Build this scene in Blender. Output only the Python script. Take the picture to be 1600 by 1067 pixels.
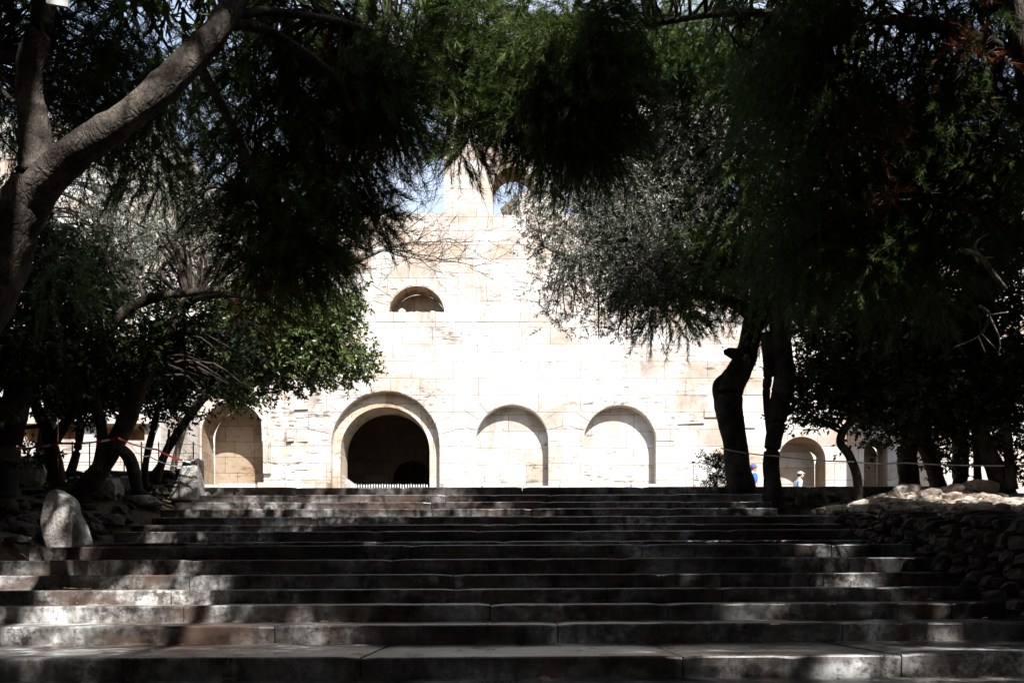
import bpy, bmesh, math, random
import numpy as np
from mathutils import Vector, noise
from mathutils.geometry import tessellate_polygon
random.seed(7)
RNG = np.random.default_rng(7)
S = bpy.context.scene
C = S.collection
for o in list(bpy.data.objects): bpy.data.objects.remove(o)

# ------------------------------------------------------------------ camera, sky, sun, exposure
F, HX, HY = 1280.0, 800.0, 934.0        # lens in pixels of the 1600 px photograph, horizon row
cam_d = bpy.data.cameras.new('camera'); cam = bpy.data.objects.new('camera', cam_d); C.objects.link(cam)
S.camera = cam
cam_d.sensor_width = 36; cam_d.lens = 36*F/1600; cam_d.clip_end = 3000; cam_d.clip_start = .05
cam.location = (0, 0, 0); cam.rotation_euler = (math.pi/2, 0, 0)
cam_d.shift_y = (HY-533.5)/1600
SUN = Vector((.24, -.50, .60)).normalized()     # towards the sun: behind the viewer, upper right
W = bpy.data.worlds.new('World'); S.world = W; W.use_nodes = True
nt = W.node_tree; bg = nt.nodes['Background']
sky = nt.nodes.new('ShaderNodeTexSky'); sky.sky_type = 'NISHITA'; sky.sun_disc = False
sky.sun_elevation = math.asin(SUN.z); sky.sun_rotation = math.atan2(SUN.x, SUN.y); sky.dust_density = 2.0
tc = nt.nodes.new('ShaderNodeTexCoord'); cn = nt.nodes.new('ShaderNodeTexNoise'); cn.inputs['Scale'].default_value = 3.0; cn.inputs['Detail'].default_value = 6
nt.links.new(tc.outputs['Generated'], cn.inputs['Vector'])      # thin high cloud, added to pale and brighten the sky
cm = nt.nodes.new('ShaderNodeMapRange'); cm.inputs[1].default_value = .35; cm.inputs[2].default_value = .7; cm.inputs[3].default_value = .12; cm.inputs[4].default_value = .7
nt.links.new(cn.outputs['Fac'], cm.inputs[0])
cx = nt.nodes.new('ShaderNodeMixRGB'); cx.inputs[2].default_value = (5.2, 5.6, 6.2, 1); nt.links.new(cm.outputs[0], cx.inputs[0])
nt.links.new(sky.outputs[0], cx.inputs[1]); nt.links.new(cx.outputs[0], bg.inputs[0]); bg.inputs[1].default_value = .12
sl = bpy.data.lights.new('sun', 'SUN'); sl.energy = 5.0; sl.angle = math.radians(.5); sl.color = (1, .98, .95)
so = bpy.data.objects.new('sun', sl); C.objects.link(so); so.rotation_euler = SUN.to_track_quat('Z', 'Y').to_euler()
S.view_settings.view_transform = 'Standard'; S.view_settings.look = 'None'
S.view_settings.exposure = 1.28; S.view_settings.gamma = 1
S.render.engine = 'CYCLES'

def P(px, py, d): return Vector(((px-HX)*d/F, d, (HY-py)*d/F))

# ------------------------------------------------------------------ materials
def mat(name, rough=.9, spec=.3):
    m = bpy.data.materials.new(name); m.use_nodes = True
    n = m.node_tree; b = n.nodes['Principled BSDF']
    b.inputs['Roughness'].default_value = rough; b.inputs['Specular IOR Level'].default_value = spec
    return m, n, b
def N(n, t, **k):
    x = n.nodes.new('ShaderNode'+t)
    for a, v in k.items():
        if a in x.inputs: x.inputs[a].default_value = v
        else: setattr(x, a, v)
    return x
def noise_n(n, co, scale, detail=6, rough=.6):
    x = N(n, 'TexNoise'); x.inputs['Scale'].default_value = scale; x.inputs['Detail'].default_value = detail
    x.inputs['Roughness'].default_value = rough; n.links.new(co, x.inputs['Vector']); return x.outputs['Fac']
def ramp(n, fac, stops):
    r = N(n, 'ValToRGB'); e = r.color_ramp.elements
    while len(e) > 1: e.remove(e[0])
    e[0].position = stops[0][0]; e[0].color = (*stops[0][1], 1)
    for p, c in stops[1:]:
        q = e.new(p); q.color = (*c, 1)
    n.links.new(fac, r.inputs[0]); return r.outputs[0]
def mix(n, fac, a, b, mode='MIX'):
    x = N(n, 'MixRGB', blend_type=mode)
    for i, v in enumerate((fac, a, b)):
        if isinstance(v, (int, float)): x.inputs[i].default_value = v
        elif isinstance(v, tuple): x.inputs[i].default_value = (*v, 1)
        else: n.links.new(v, x.inputs[i])
    return x.outputs[0]
def bump(n, b, h, s, dist=.02):
    x = N(n, 'Bump'); x.inputs['Strength'].default_value = s; x.inputs['Distance'].default_value = dist
    n.links.new(h, x.inputs['Height']); n.links.new(x.outputs[0], b.inputs['Normal'])
def obco(n): return N(n, 'NewGeometry').outputs['Position']
def stretch(n, co, s, off=(0, 0, 0)):
    x = N(n, 'Mapping'); x.inputs['Scale'].default_value = s; x.inputs['Location'].default_value = off
    n.links.new(co, x.inputs['Vector']); return x.outputs[0]

def masonry(name, bw, rh, c1, c2, mortar, pit=.5):
    m, n, b = mat(name, .85, .2)
    co = obco(n)
    sx = N(n, 'SeparateXYZ'); n.links.new(co, sx.inputs[0])
    add = N(n, 'Math', operation='ADD'); n.links.new(sx.outputs[0], add.inputs[0]); n.links.new(sx.outputs[1], add.inputs[1])
    cb = N(n, 'CombineXYZ'); n.links.new(add.outputs[0], cb.inputs[0]); n.links.new(sx.outputs[2], cb.inputs[1])
    wob = N(n, 'TexNoise'); wob.inputs['Scale'].default_value = .9; n.links.new(co, wob.inputs['Vector'])
    ad = N(n, 'VectorMath', operation='MULTIPLY_ADD'); n.links.new(wob.outputs['Color'], ad.inputs[0])
    ad.inputs[1].default_value = (.09, .05, 0); n.links.new(cb.outputs[0], ad.inputs[2])
    br = N(n, 'TexBrick'); br.offset = .43; br.squash = .7; br.squash_frequency = 3
    n.links.new(ad.outputs[0], br.inputs['Vector'])
    br.inputs['Scale'].default_value = 1; br.inputs['Brick Width'].default_value = bw; br.inputs['Row Height'].default_value = rh
    br.inputs['Mortar Size'].default_value = .011; br.inputs['Mortar Smooth'].default_value = .4
    br.inputs['Color1'].default_value = (*c1, 1); br.inputs['Color2'].default_value = (*c2, 1); br.inputs['Mortar'].default_value = (*mortar, 1)
    n1 = noise_n(n, co, .55, 5); n2 = noise_n(n, co, 7, 8, .7)
    base = mix(n, 1.0, br.outputs['Color'], ramp(n, n1, [(.34, (.95, .88, .80)), (.43, (1.2, 1.19, 1.17)), (.52, (1.08, 1.06, 1.03)), (.6, (1, .88, .79)), (.7, (.85, .68, .54))]), 'MULTIPLY')
    base = mix(n, 1.0, base, ramp(n, n2, [(.33, (.55, .53, .5)), (.44, (1, 1, 1))]), 'MULTIPLY')
    st_ = noise_n(n, stretch(n, co, (1, 1, .45), (7, 0, 2)), .8, 8, .68)
    base = mix(n, 1.0, base, ramp(n, st_, [(.36, (.68, .66, .64)), (.44, (1, 1, 1))]), 'MULTIPLY')
    # eroded pits: long horizontal crevices and small pocks
    pv = noise_n(n, stretch(n, co, (.8, .8, 3.6)), 2.6, 9, .72)
    band = ramp(n, noise_n(n, stretch(n, co, (.25, .25, .8), (3, 0, 5)), 1, 3), [(.5, (0, 0, 0)), (.6, (1, 1, 1))])
    pr = mix(n, band, (1, 1, 1), ramp(n, pv, [(.375, (.27, .255, .24)), (.42, (.7, .69, .67)), (.45, (1, 1, 1))]))
    base = mix(n, pit, base, mix(n, 1.0, base, pr, 'MULTIPLY'))
    n.links.new(base, b.inputs['Base Color'])
    hh = mix(n, .5, br.outputs['Fac'], n2); inv = N(n, 'Invert'); n.links.new(br.outputs['Fac'], inv.inputs[1])
    h2 = mix(n, .45, inv.outputs[0], n2)
    h3 = mix(n, .5, h2, pr)
    bump(n, b, h3, .6, .03)
    return m
M = {}
M['marble_wall'] = masonry('pale ashlar limestone', 1.55, .62, (.445, .44, .425), (.345, .305, .275), (.15, .13, .115), 1)
M['upper_wall'] = masonry('cream ashlar limestone', 1.25, .52, (.45, .44, .42), (.345, .285, .245), (.16, .13, .11), .9)
M['brown_stone'] = masonry('brown recess limestone', 1.1, .6, (.30, .235, .17), (.22, .165, .12), (.12, .09, .07), .8)  # darker brown masonry for niche backs and deep reveals
M['inner_stone'] = masonry('shade-darkened inner stone', 1.1, .6, (.12, .10, .08), (.09, .07, .055), (.03, .025, .02), .7)  # chamber shade put into the colour: stone darkened to keep the doorway black
M['arch_stone'] = masonry('arch limestone', .9, .9, (.44, .405, .355), (.38, .33, .27), (.22, .18, .15), .7)

def rock(name, cols, sc=2.2, rough=.85, bs=.8):
    m, n, b = mat(name, rough, .25); co = obco(n)
    f = noise_n(n, co, sc, 8, .65); f2 = noise_n(n, co, sc*7, 8, .7)
    c = ramp(n, f, cols); c = mix(n, .7, c, ramp(n, f2, [(.35, (.35, .33, .3)), (.55, (1, 1, 1))]), 'MULTIPLY')
    n.links.new(c, b.inputs['Base Color']); bump(n, b, mix(n, .6, f, f2), bs, .09); return m
M['boulder'] = rock('lichened grey boulder', [(.3, (.10, .08, .06)), (.45, (.34, .31, .27)), (.62, (.52, .50, .47))], 4.5)
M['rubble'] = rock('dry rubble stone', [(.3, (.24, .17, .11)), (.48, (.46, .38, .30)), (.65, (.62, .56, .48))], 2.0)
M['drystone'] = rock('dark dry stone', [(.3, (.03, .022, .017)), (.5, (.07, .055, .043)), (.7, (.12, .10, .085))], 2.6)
M['soil'] = rock('dry soil and leaf litter', [(.3, (.06, .05, .03)), (.5, (.11, .085, .055)), (.7, (.17, .13, .09))], 1.6, 1, 1)

def step_mat():
    m, n, b = mat('worn grey marble steps', .42, .5); co = obco(n)
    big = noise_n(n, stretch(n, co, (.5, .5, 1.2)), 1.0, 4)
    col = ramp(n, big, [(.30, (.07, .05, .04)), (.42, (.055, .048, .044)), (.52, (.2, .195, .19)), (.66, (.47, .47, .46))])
    streak = noise_n(n, stretch(n, co, (2.2, 1.2, 1.1)), 1.5, 9, .68)
    col = mix(n, .85, col, ramp(n, streak, [(.38, (.10, .075, .065)), (.47, (.5, .46, .43)), (.53, (.85, .84, .82)), (.6, (1.5, 1.5, 1.5))]), 'MULTIPLY')
    fine = noise_n(n, co, 22, 8, .75)
    col = mix(n, .8, col, ramp(n, fine, [(.38, (.2, .17, .15)), (.47, (1, 1, 1))]), 'MULTIPLY')
    lich = noise_n(n, co, 6.5, 10, .78)
    lm = ramp(n, noise_n(n, co, .9, 3), [(.42, (.15, .15, .15)), (.56, (.95, .95, .95))])
    col = mix(n, lm, col, mix(n, 1.0, col, ramp(n, lich, [(.44, (.22, .19, .17)), (.49, (.8, .78, .76)), (.56, (1.45, 1.45, 1.45))]), 'MULTIPLY'))
    rust = noise_n(n, stretch(n, co, (1.2, 1, 3)), 1.3, 6, .65)
    col = mix(n, ramp(n, rust, [(.5, (0, 0, 0)), (.6, (.8, .8, .8))]), col, (.085, .055, .042))
    n.links.new(col, b.inputs['Base Color'])
    n.links.new(ramp(n, streak, [(.3, (.2, .2, .2)), (.7, (.5, .5, .5))]), b.inputs['Roughness'])
    bump(n, b, mix(n, .5, fine, streak), .35, .012); return m
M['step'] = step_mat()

def bark(name, c1, c2):
    m, n, b = mat(name, .95, .15); co = obco(n)
    v = N(n, 'TexVoronoi', feature='DISTANCE_TO_EDGE'); v.inputs['Scale'].default_value = 17
    wn = N(n, 'TexNoise'); wn.inputs['Scale'].default_value = 7; wn.inputs['Detail'].default_value = 5; n.links.new(co, wn.inputs['Vector'])
    n.links.new(mix(n, .22, stretch(n, co, (1.6, 1.6, .5)), wn.outputs['Color'], 'ADD'), v.inputs['Vector'])
    f = noise_n(n, co, 18, 8, .7)
    c = mix(n, ramp(n, v.outputs['Distance'], [(0, (.6, .6, .6)), (.10, (1, 1, 1))]), c1, c2)
    c = mix(n, .7, c, ramp(n, f, [(.35, (.4, .38, .35)), (.6, (1.15, 1.1, 1.05))]), 'MULTIPLY')
    c = mix(n, 1.0, c, ramp(n, noise_n(n, co, 2.2, 5), [(.4, (.35, .33, .32)), (.52, (.9, .88, .86)), (.64, (1.5, 1.45, 1.4))]), 'MULTIPLY')
    n.links.new(c, b.inputs['Base Color']); bump(n, b, mix(n, .4, ramp(n, v.outputs['Distance'], [(0, (0, 0, 0)), (.25, (1, 1, 1))]), f), .55, .02); return m
M['pine_bark'] = bark('grey pine bark', (.022, .018, .015), (.095, .082, .072))
M['dark_bark'] = bark('dark olive bark', (.015, .012, .01), (.06, .05, .042))
M['twig'] = bark('grey twig', (.06, .05, .045), (.16, .14, .12))
M['dead_wood'] = bark('bleached dead wood', (.12, .1, .09), (.34, .31, .28))

def leaf(name, c1, c2, trans=.12, rough=.55, spec=.25):
    m, n, b = mat(name, rough, spec); co = obco(n)
    f = noise_n(n, co, 2.6, 3); r = N(n, 'NewGeometry').outputs['Random Per Island']
    c = mix(n, f, c1, c2); c = mix(n, 1.0, c, ramp(n, r, [(0, (.55, .55, .5)), (.6, (1, 1, 1)), (1, (1.5, 1.45, 1.2))]), 'MULTIPLY')
    n.links.new(c, b.inputs['Base Color'])
    t = N(n, 'BsdfTranslucent'); n.links.new(c, t.inputs[0])
    ms = N(n, 'MixShader'); ms.inputs[0].default_value = trans
    n.links.new(b.outputs[0], ms.inputs[1]); n.links.new(t.outputs[0], ms.inputs[2])
    n.links.new(ms.outputs[0], n.nodes['Material Output'].inputs[0]); return m
M['pine'] = leaf('pine needles', (.06, .115, .026), (.13, .175, .045), .25)
M['dead_pine'] = leaf('dead rusty needles', (.12, .032, .014), (.20, .06, .022), .15)
M['olive'] = leaf('silvery olive leaves', (.13, .15, .11), (.25, .26, .225), .12, .5, .3)
M['laurel'] = leaf('glossy evergreen leaves', (.055, .085, .022), (.11, .14, .045), .15, .4, .4)
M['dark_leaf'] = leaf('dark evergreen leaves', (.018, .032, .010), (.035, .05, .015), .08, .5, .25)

def flat(name, c, rough=.8, metal=0):
    m, n, b = mat(name, rough, .3)
    f = noise_n(n, obco(n), 14, 5); n.links.new(mix(n, .35, c, ramp(n, f, [(.3, tuple(x*.55 for x in c)), (.7, tuple(min(1, x*1.2) for x in c))])), b.inputs['Base Color'])
    b.inputs['Metallic'].default_value = metal; return m
M['white_paint'] = flat('white painted iron', (.75, .74, .72), .5)
M['iron'] = flat('dark iron', (.04, .04, .04), .5)
M['blue'] = flat('blue cotton', (.03, .12, .62)); M['pale_blue'] = flat('pale blue shirt', (.40, .50, .62))
M['skin'] = flat('skin', (.5, .3, .21)); M['grey_cap'] = flat('light cap', (.62, .6, .58)); M['purple'] = flat('purple hood', (.10, .08, .20))
M['trouser'] = flat('dark trousers', (.05, .05, .07)); M['sign'] = flat('pale board', (.5, .52, .5)); M['ochre'] = flat('ochre plaster', (.45, .27, .14))
M['glass'] = flat('dark glasses', (.01, .01, .012), .2); M['hair'] = flat('dark hair', (.03, .02, .015))
M['petal'] = flat('dry flower head', (.16, .04, .03)); M['white_tape'] = flat('white barrier tape', (.6, .6, .62), .4)
def tape_mat():
    m, n, b = mat('red and white tape', .4, .3)
    w = N(n, 'TexWave', wave_type='BANDS', bands_direction='X'); w.inputs['Scale'].default_value = 1.1
    n.links.new(obco(n), w.inputs['Vector'])
    n.links.new(ramp(n, w.outputs['Fac'], [(.62, (.62, .02, .03)), (.66, (.7, .68, .68))]), b.inputs['Base Color']); return m
M['tape'] = tape_mat(); M['red_tape'] = flat('red tape', (.65, .02, .025), .4)

# ------------------------------------------------------------------ object helpers
def tag(o, label=None, cat=None, group=None, kind=None):
    if label: o['label'] = label
    if cat: o['category'] = cat
    if group: o['group'] = group
    if kind: o['kind'] = kind
    return o
def empty(name, loc, label, cat, group=None):
    o = bpy.data.objects.new(name, None); C.objects.link(o); o.location = loc; o.empty_display_size = .2
    return tag(o, label, cat, group)
def link(name, me, m=None, parent=None, smooth=False):
    o = bpy.data.objects.new(name, me); C.objects.link(o)
    if m: me.materials.append(m)
    if smooth: me.polygons.foreach_set('use_smooth', [True]*len(me.polygons))
    if parent:
        o.parent = parent
        if not parent.parent: o.location = -parent.location
    return o
def mesh_from(verts, faces, name='m'):
    me = bpy.data.meshes.new(name); me.from_pydata([tuple(v) for v in verts], [], faces); me.update(); return me
class MB:
    def __init__(s): s.v = []; s.f = []
    def add(s, vs, fs):
        k = len(s.v); s.v += [Vector(v) for v in vs]; s.f += [tuple(i+k for i in f) for f in fs]
    def box(s, x0, x1, y0, y1, z0, z1, j=0):
        r = lambda: random.uniform(-j, j)
        vs = [(x+r(), y+r(), z+r()) for z in (z0, z1) for x, y in ((x0, y0), (x1, y0), (x1, y1), (x0, y1))]
        s.add(vs, [(3, 2, 1, 0), (4, 5, 6, 7), (0, 1, 5, 4), (1, 2, 6, 5), (2, 3, 7, 6), (3, 0, 4, 7)])
    def tube(s, pts, rad, n=8, rough=0, cap=True):
        pts = [Vector(p) for p in pts]; rings = []; k = len(s.v)
        up = Vector((.13, .21, 1)).normalized()
        for i, p in enumerate(pts):
            t = (pts[min(i+1, len(pts)-1)]-pts[max(i-1, 0)])
            t = t.normalized() if t.length > 1e-6 else Vector((0, 0, 1))
            a = t.cross(up)
            if a.length < .2: a = t.cross(Vector((1, 0, 0)))
            a.normalize(); b = t.cross(a)
            for q in range(n):
                an = 2*math.pi*q/n; d = a*math.cos(an)+b*math.sin(an); r = rad[i]
                if rough: r *= 1+rough*(noise.noise((p+d*r*1.2)*4.0/max(.2, 1))+.6*noise.noise((p+d*r)*13))
                s.v.append(p+d*r)
        for i in range(len(pts)-1):
            for q in range(n):
                s.f.append((k+i*n+q, k+i*n+(q+1) % n, k+(i+1)*n+(q+1) % n, k+(i+1)*n+q))
        if cap:
            s.f.append(tuple(k+q for q in range(n))[::-1]); s.f.append(tuple(k+(len(pts)-1)*n+q for q in range(n)))
    def build(s, name, m, parent=None, smooth=False): return link(name, mesh_from(s.v, s.f, name), m, parent, smooth)
def catmull(pts, sub=6):
    out = []
    for i in range(len(pts)-1):
        a, b, c, d = pts[max(i-1, 0)], pts[i], pts[i+1], pts[min(i+2, len(pts)-1)]
        for k in range(sub):
            t = k/sub
            out.append([.5*((2*b[q])+(-a[q]+c[q])*t+(2*a[q]-5*b[q]+4*c[q]-d[q])*t*t+(-a[q]+3*b[q]-3*c[q]+d[q])*t**3) for q in range(len(b))])
    out.append(list(pts[-1])); return out

# ------------------------------------------------------------------ ground
NOSE = [(5.0, 1024.5), (6.2, 975.5), (6.75, 943.5), (7.25, 919), (7.75, 896), (8.25, 872.5), (8.75, 851.3), (10.2, 845.5),
        (10.65, 828.7), (11.1, 818.6), (11.55, 806), (12.0, 793.8), (12.45, 783.8), (12.9, 772.5), (13.35, 760.5)]
STEPS = [(d, (HY-y)*d/F) for d, y in NOSE]
low = []
d, z = STEPS[0]
for i in range(8): d -= .45; z -= .15; low.append((d, z))
STEPS = low[::-1]+STEPS
def prof(d):
    ds = [s[0] for s in STEPS]; zs = [s[1] for s in STEPS]
    if d <= ds[0]: return zs[0]-.15-max(0, min(.0, d))
    return float(np.interp(d, ds, zs))
def hfun(x, d):
    h = prof(d)
    if d > 13.35: h = 1.78+min(1, (d-13.35)/9)*.52
    inside = max(0, min(1, (5.0-x)/.3))*max(0, min(1, (x+5.4)/.3)) if d < 13.6 else 0
    if inside > 0 and d < 13.6: h = h-.42*inside*(1 if d < 13.4 else .3)
    if d < 14.5:
        r = max(0, min(1, (x-4.65)/.5)); l = max(0, min(1, (-x-5.3)/.5))
        up = max(0., min(1, (14.5-d)/1.5))
        if r > 0 and d > 5: h += r*up*(max(h-.45, .098*d)-h+.03*noise.noise(Vector((x*.8, d*.8, 0))))
        h += l*up*(.12+.12*noise.noise(Vector((x*.9, d*.9, 3))))
    h += (.05*noise.noise(Vector((x*.5, d*.5, 0))) if d > 14 or abs(x) > 6 else 0)
    return h
xs = sorted(set([-900, -300, -120, -60, -40, -30]+[round(-24+i*.4, 2) for i in range(121)]+[30, 40, 60, 120, 300, 900]))
ys = sorted(set([-900, -300, -100, -40, -20, -10]+[round(-6+i*.3, 2) for i in range(125)]+[34, 40, 60, 100, 300, 900, 2000]))
v = [(x, y, hfun(x, y)) for y in ys for x in xs]; nx = len(xs)
f = [(j*nx+i, j*nx+i+1, (j+1)*nx+i+1, (j+1)*nx+i) for j in range(len(ys)-1) for i in range(nx-1)]
g = link('ground', mesh_from(v, f), M['soil'], None, True); tag(g, kind='structure')

# ------------------------------------------------------------------ staircase
st = empty('stone_staircase', (0, 5, -.5), 'broad flight of worn grey marble steps rising through tree shade to the terrace', 'steps')
def step(k):
    d0, z0 = STEPS[k]
    last = k == len(STEPS)-1
    d1 = STEPS[k+1][0]+.06 if not last else 16.5
    zb = (STEPS[k-1][1] if k else z0-.15)-.12
    if d0 < 8: xl, xr = -7.6, 5.2
    else: xl, xr = -5.17, 4.75
    if d0 < 8.5 and d0 > 8: xl = -5.25
    if d0 > 10.5: xl = -5.12+random.uniform(-.1, .1)
    if d0 > 11.9: xr = 3.9+(.05 if d0 > 12.4 else -.0)
    if last: xl, xr = -5.13, 8
    sl_ = float(np.interp(d0, [5, 13.4], [.0055, .0022]))
    mb = MB(); x = xl
    B = .014
    while x < xr-.05:
        w = random.uniform(1.3, 2.6); x1 = min(x+w, xr)
        if xr-x1 < .5: x1 = xr
        dz = random.uniform(-.005, .005); dy = random.uniform(-.007, .007)
        n = max(2, int((x1-x)/.11)); k0 = len(mb.v); prev = None
        for i in range(n+1):
            xx = x+.005+(x1-x-.010)*i/n
            wz = .002*noise.noise(Vector((xx*2.3, k*5, 0)))+.003*noise.noise(Vector((xx*11, k*5, 0)))
            wy = .004*noise.noise(Vector((xx*3, k*7, 9)))+.004*noise.noise(Vector((xx*14, k*3, 2)))
            chip = max(0, noise.noise(Vector((xx*5, k*3.1, 4)))-.35)*.05
            e = .010 if i in (0, n) else 0
            zt = z0+dz+sl_*xx+wz-e; yf = d0+dy+wy+e
            for yy, zz in ((yf+.012, zb), (yf+.004, zt-.05), (yf, zt-B-chip), (yf+B*.3+chip*.3, zt-B*.3-chip*.4), (yf+B+chip, zt), (d1, zt+.012)):
                mb.v.append(Vector((xx, yy, zz)))
            c = k0+i*6
            if i:
                for q in range(5): mb.f.append((c-6+q, c+q, c+q+1, c-5+q))
        mb.f.append(tuple(range(k0, k0+6))); mb.f.append(tuple(range(k0+n*6, k0+n*6+6))[::-1])
        x = x1
    mb.build('step' if not last else 'landing', M['step'], st)
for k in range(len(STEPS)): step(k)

# ------------------------------------------------------------------ rocks
def rock_mesh(mb, c, rx, ry, rz, seed=0, sub=2, rough=.28, rot=None, sq=.8, cut=.85):
    bm = bmesh.new(); bmesh.ops.create_icosphere(bm, subdivisions=sub, radius=1)
    sd = Vector((seed*3.1, seed*1.7, seed))
    rz_ = random.uniform(0, 6.28) if rot is None else rot
    ca, sa = math.cos(rz_), math.sin(rz_)
    rs = random.Random(int(seed*1000)); pl = []
    for _ in range(9):
        w = Vector((rs.gauss(0, 1), rs.gauss(0, 1), rs.gauss(0, 1))).normalized(); pl.append((w, rs.uniform(.55, .85)))
    vs = []
    for v_ in bm.verts:
        p = v_.co.copy()
        for w, dd in pl:
            e = p.dot(w)-dd
            if e > 0: p -= w*e*cut
        s = 1+rough*noise.noise(p*1.3+sd)+rough*.55*noise.noise(p*3.1+sd)+rough*.2*noise.noise(p*8+sd)
        q = Vector([math.copysign(abs(t)**sq, t) for t in p])*s
        q = Vector((q.x*rx, q.y*ry, q.z*rz)); vs.append((c[0]+q.x*ca-q.y*sa, c[1]+q.x*sa+q.y*ca, c[2]+q.z))
    idx = {v_: i for i, v_ in enumerate(bm.verts)}
    fs = [tuple(idx[v_] for v_ in f_.verts) for f_ in bm.faces]; bm.free(); mb.add(vs, fs)
def boulder(px, py, d, rpx, hpx, label, name='boulder', m='boulder', sub=4, ry=None, seed=None, group=None, rot=0, cat='boulder'):
    c = P(px, py, d); s = d/F; mb = MB(); sd = seed or random.uniform(1, 90)
    rock_mesh(mb, c, rpx*s*1.15, ry or rpx*s*.9, hpx*s*1.2, sd, sub, .22, rot)
    o = mb.build(name, M[m]); tag(o, label, cat, group); return o
# upright pale boulder by the left end of the steps: shaped outline
def slab(pts, d, th, label, name, m, cat, jit=.02, sm=4):
    vs = []; n = len(pts)
    cxy = (sum(p[0] for p in pts)/n, sum(p[1] for p in pts)/n)
    rings = [(0, .86), (.12, .97), (.4, 1.0), (.8, .95), (1, .8)] if sm else [(0, .97), (.06, 1), (.94, 1), (1, .97)]
    for t, s in rings:
        for px, py in pts:
            q = P(cxy[0]+(px-cxy[0])*s, (cxy[1]+(py-cxy[1])*s) if py < cxy[1]+20 else py, d); q.y += t*th
            q += Vector([noise.noise(q*3.3+Vector((k*9, 0, 0))) for k in range(3)])*jit; vs.append(q)
    fs = [(r*n+i, r*n+(i+1) % n, (r+1)*n+(i+1) % n, (r+1)*n+i) for r in range(len(rings)-1) for i in range(n)]
    fs += [tuple(range(n))[::-1], tuple(range((len(rings)-1)*n, len(rings)*n))]
    me = mesh_from(vs, fs); bm = bmesh.new(); bm.from_mesh(me)
    bmesh.ops.triangulate(bm, faces=[f_ for f_ in bm.faces if len(f_.verts) > 4])
    bmesh.ops.subdivide_edges(bm, edges=bm.edges[:], cuts=3, use_grid_fill=True)
    for _ in range(sm): bmesh.ops.smooth_vert(bm, verts=bm.verts[:], factor=.5, use_axis_x=True, use_axis_y=True, use_axis_z=True)
    for v_ in bm.verts: v_.co += Vector([noise.noise(v_.co*7+Vector((k*5, 2, 0))) for k in range(3)])*jit*.7
    bmesh.ops.recalc_face_normals(bm, faces=bm.faces); bm.to_mesh(me); bm.free()
    o = link(name, me, M[m], None, True); tag(o, label, cat); return o
slab([(66, 858), (63, 815), (66, 778), (76, 767), (88, 766), (96, 772), (108, 781), (116, 798), (125, 822), (130, 850), (129, 858)], 8.95, .22,
     'tall rounded pale boulder standing at the left edge of the steps', 'standing_boulder', 'boulder', 'boulder', .045)
slab([(262, 780), (275, 752), (286, 718), (308, 716), (309, 745), (309, 780)], 12.8, .3,
     'leaning wedge of grey cut stone at the top left corner of the steps', 'stone_wedge', 'boulder', 'stone block', .008, 0)
boulder(44, 745, 13.0, 22, 26, 'rounded grey boulder in shade at the far left below the trees')
boulder(165, 764, 12.0, 22, 16, 'mossy boulder beside the leaning trunk on the left', seed=5)
boulder(200, 757, 12.4, 18, 12, 'small sunlit boulder just right of the leaning trunk', seed=9)
boulder(225, 782, 12.2, 22, 7, 'flat brown stone below the wedge of cut stone', seed=12)
boulder(118, 756, 12.8, 14, 9, 'small dark stone between the trunks on the left', seed=22)
# left low rubble wall beyond the trunks
def drystone(name, path, z0, z1, th, label, m='drystone', sz=.26, sub=2):
    mb = MB(); pts = [Vector(p) for p in path]
    tot = sum((q1-q0).length for q0, q1 in zip(pts, pts[1:])); acc = 0
    for a, b in zip(pts, pts[1:]):
        L = (b-a).length; st0 = acc/tot; kt = L/tot; acc += L
        Z0 = (z0[0]+(z0[1]-z0[0])*st0, z0[0]+(z0[1]-z0[0])*(st0+kt)); Z1 = (z1[0]+(z1[1]-z1[0])*st0, z1[0]+(z1[1]-z1[0])*(st0+kt)); dr = (b-a)/L; nrm = Vector((dr.y, -dr.x, 0)); z = 0; row = 0
        zz0 = lambda t: Z0[0]+(Z0[1]-Z0[0])*t; zz1 = lambda t: Z1[0]+(Z1[1]-Z1[0])*t
        rows = int((max(Z1)-min(Z0))/(sz*.62))+1
        for r in range(rows):
            t = random.uniform(-.3, 0)
            while t < L:
                w = random.uniform(.7, 1.9)*sz; u = min(1, max(0, (t+w/2)/L)); zc = zz0(u)+(r+.5)*sz*.62
                if zc < zz1(u)+.02:
                    c = a+dr*(t+w/2); rock_mesh(mb, (c.x+random.uniform(-.03, .03), c.y+random.uniform(-.03, .03), zc), w*.54, th*.5, sz*random.uniform(.28, .4), random.uniform(1, 99), sub, .3, math.atan2(dr.y, dr.x)+random.uniform(-.06, .06), .55, .6)
                t += w*.96
    o = mb.build(name, M[m]); return tag(o, label, 'wall')
drystone('dry_stone_wall', [P(0, 0, 14.2)*1-Vector((1.2, 0, (HY)*14.2/F)), Vector((-5.6, 14.4, 0))], (1.5, 1.6), (2.26, 2.2), .5, 'low dark stone wall behind the trunks left of the steps')
# right retaining wall running down beside the steps
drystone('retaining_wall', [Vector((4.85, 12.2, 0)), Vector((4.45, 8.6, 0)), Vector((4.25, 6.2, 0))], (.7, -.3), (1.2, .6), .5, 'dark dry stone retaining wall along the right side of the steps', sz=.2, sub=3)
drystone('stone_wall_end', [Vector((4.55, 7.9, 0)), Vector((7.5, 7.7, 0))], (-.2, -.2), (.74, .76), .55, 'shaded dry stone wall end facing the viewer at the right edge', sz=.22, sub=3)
drystone('low_stone_wall', [Vector((4.1, 13.5, 0)), Vector((10.5, 13.9, 0))], (1.2, 1.2), (1.74, 1.74), .4, 'low dark stone edging behind the sunlit rubble on the right')

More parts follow.
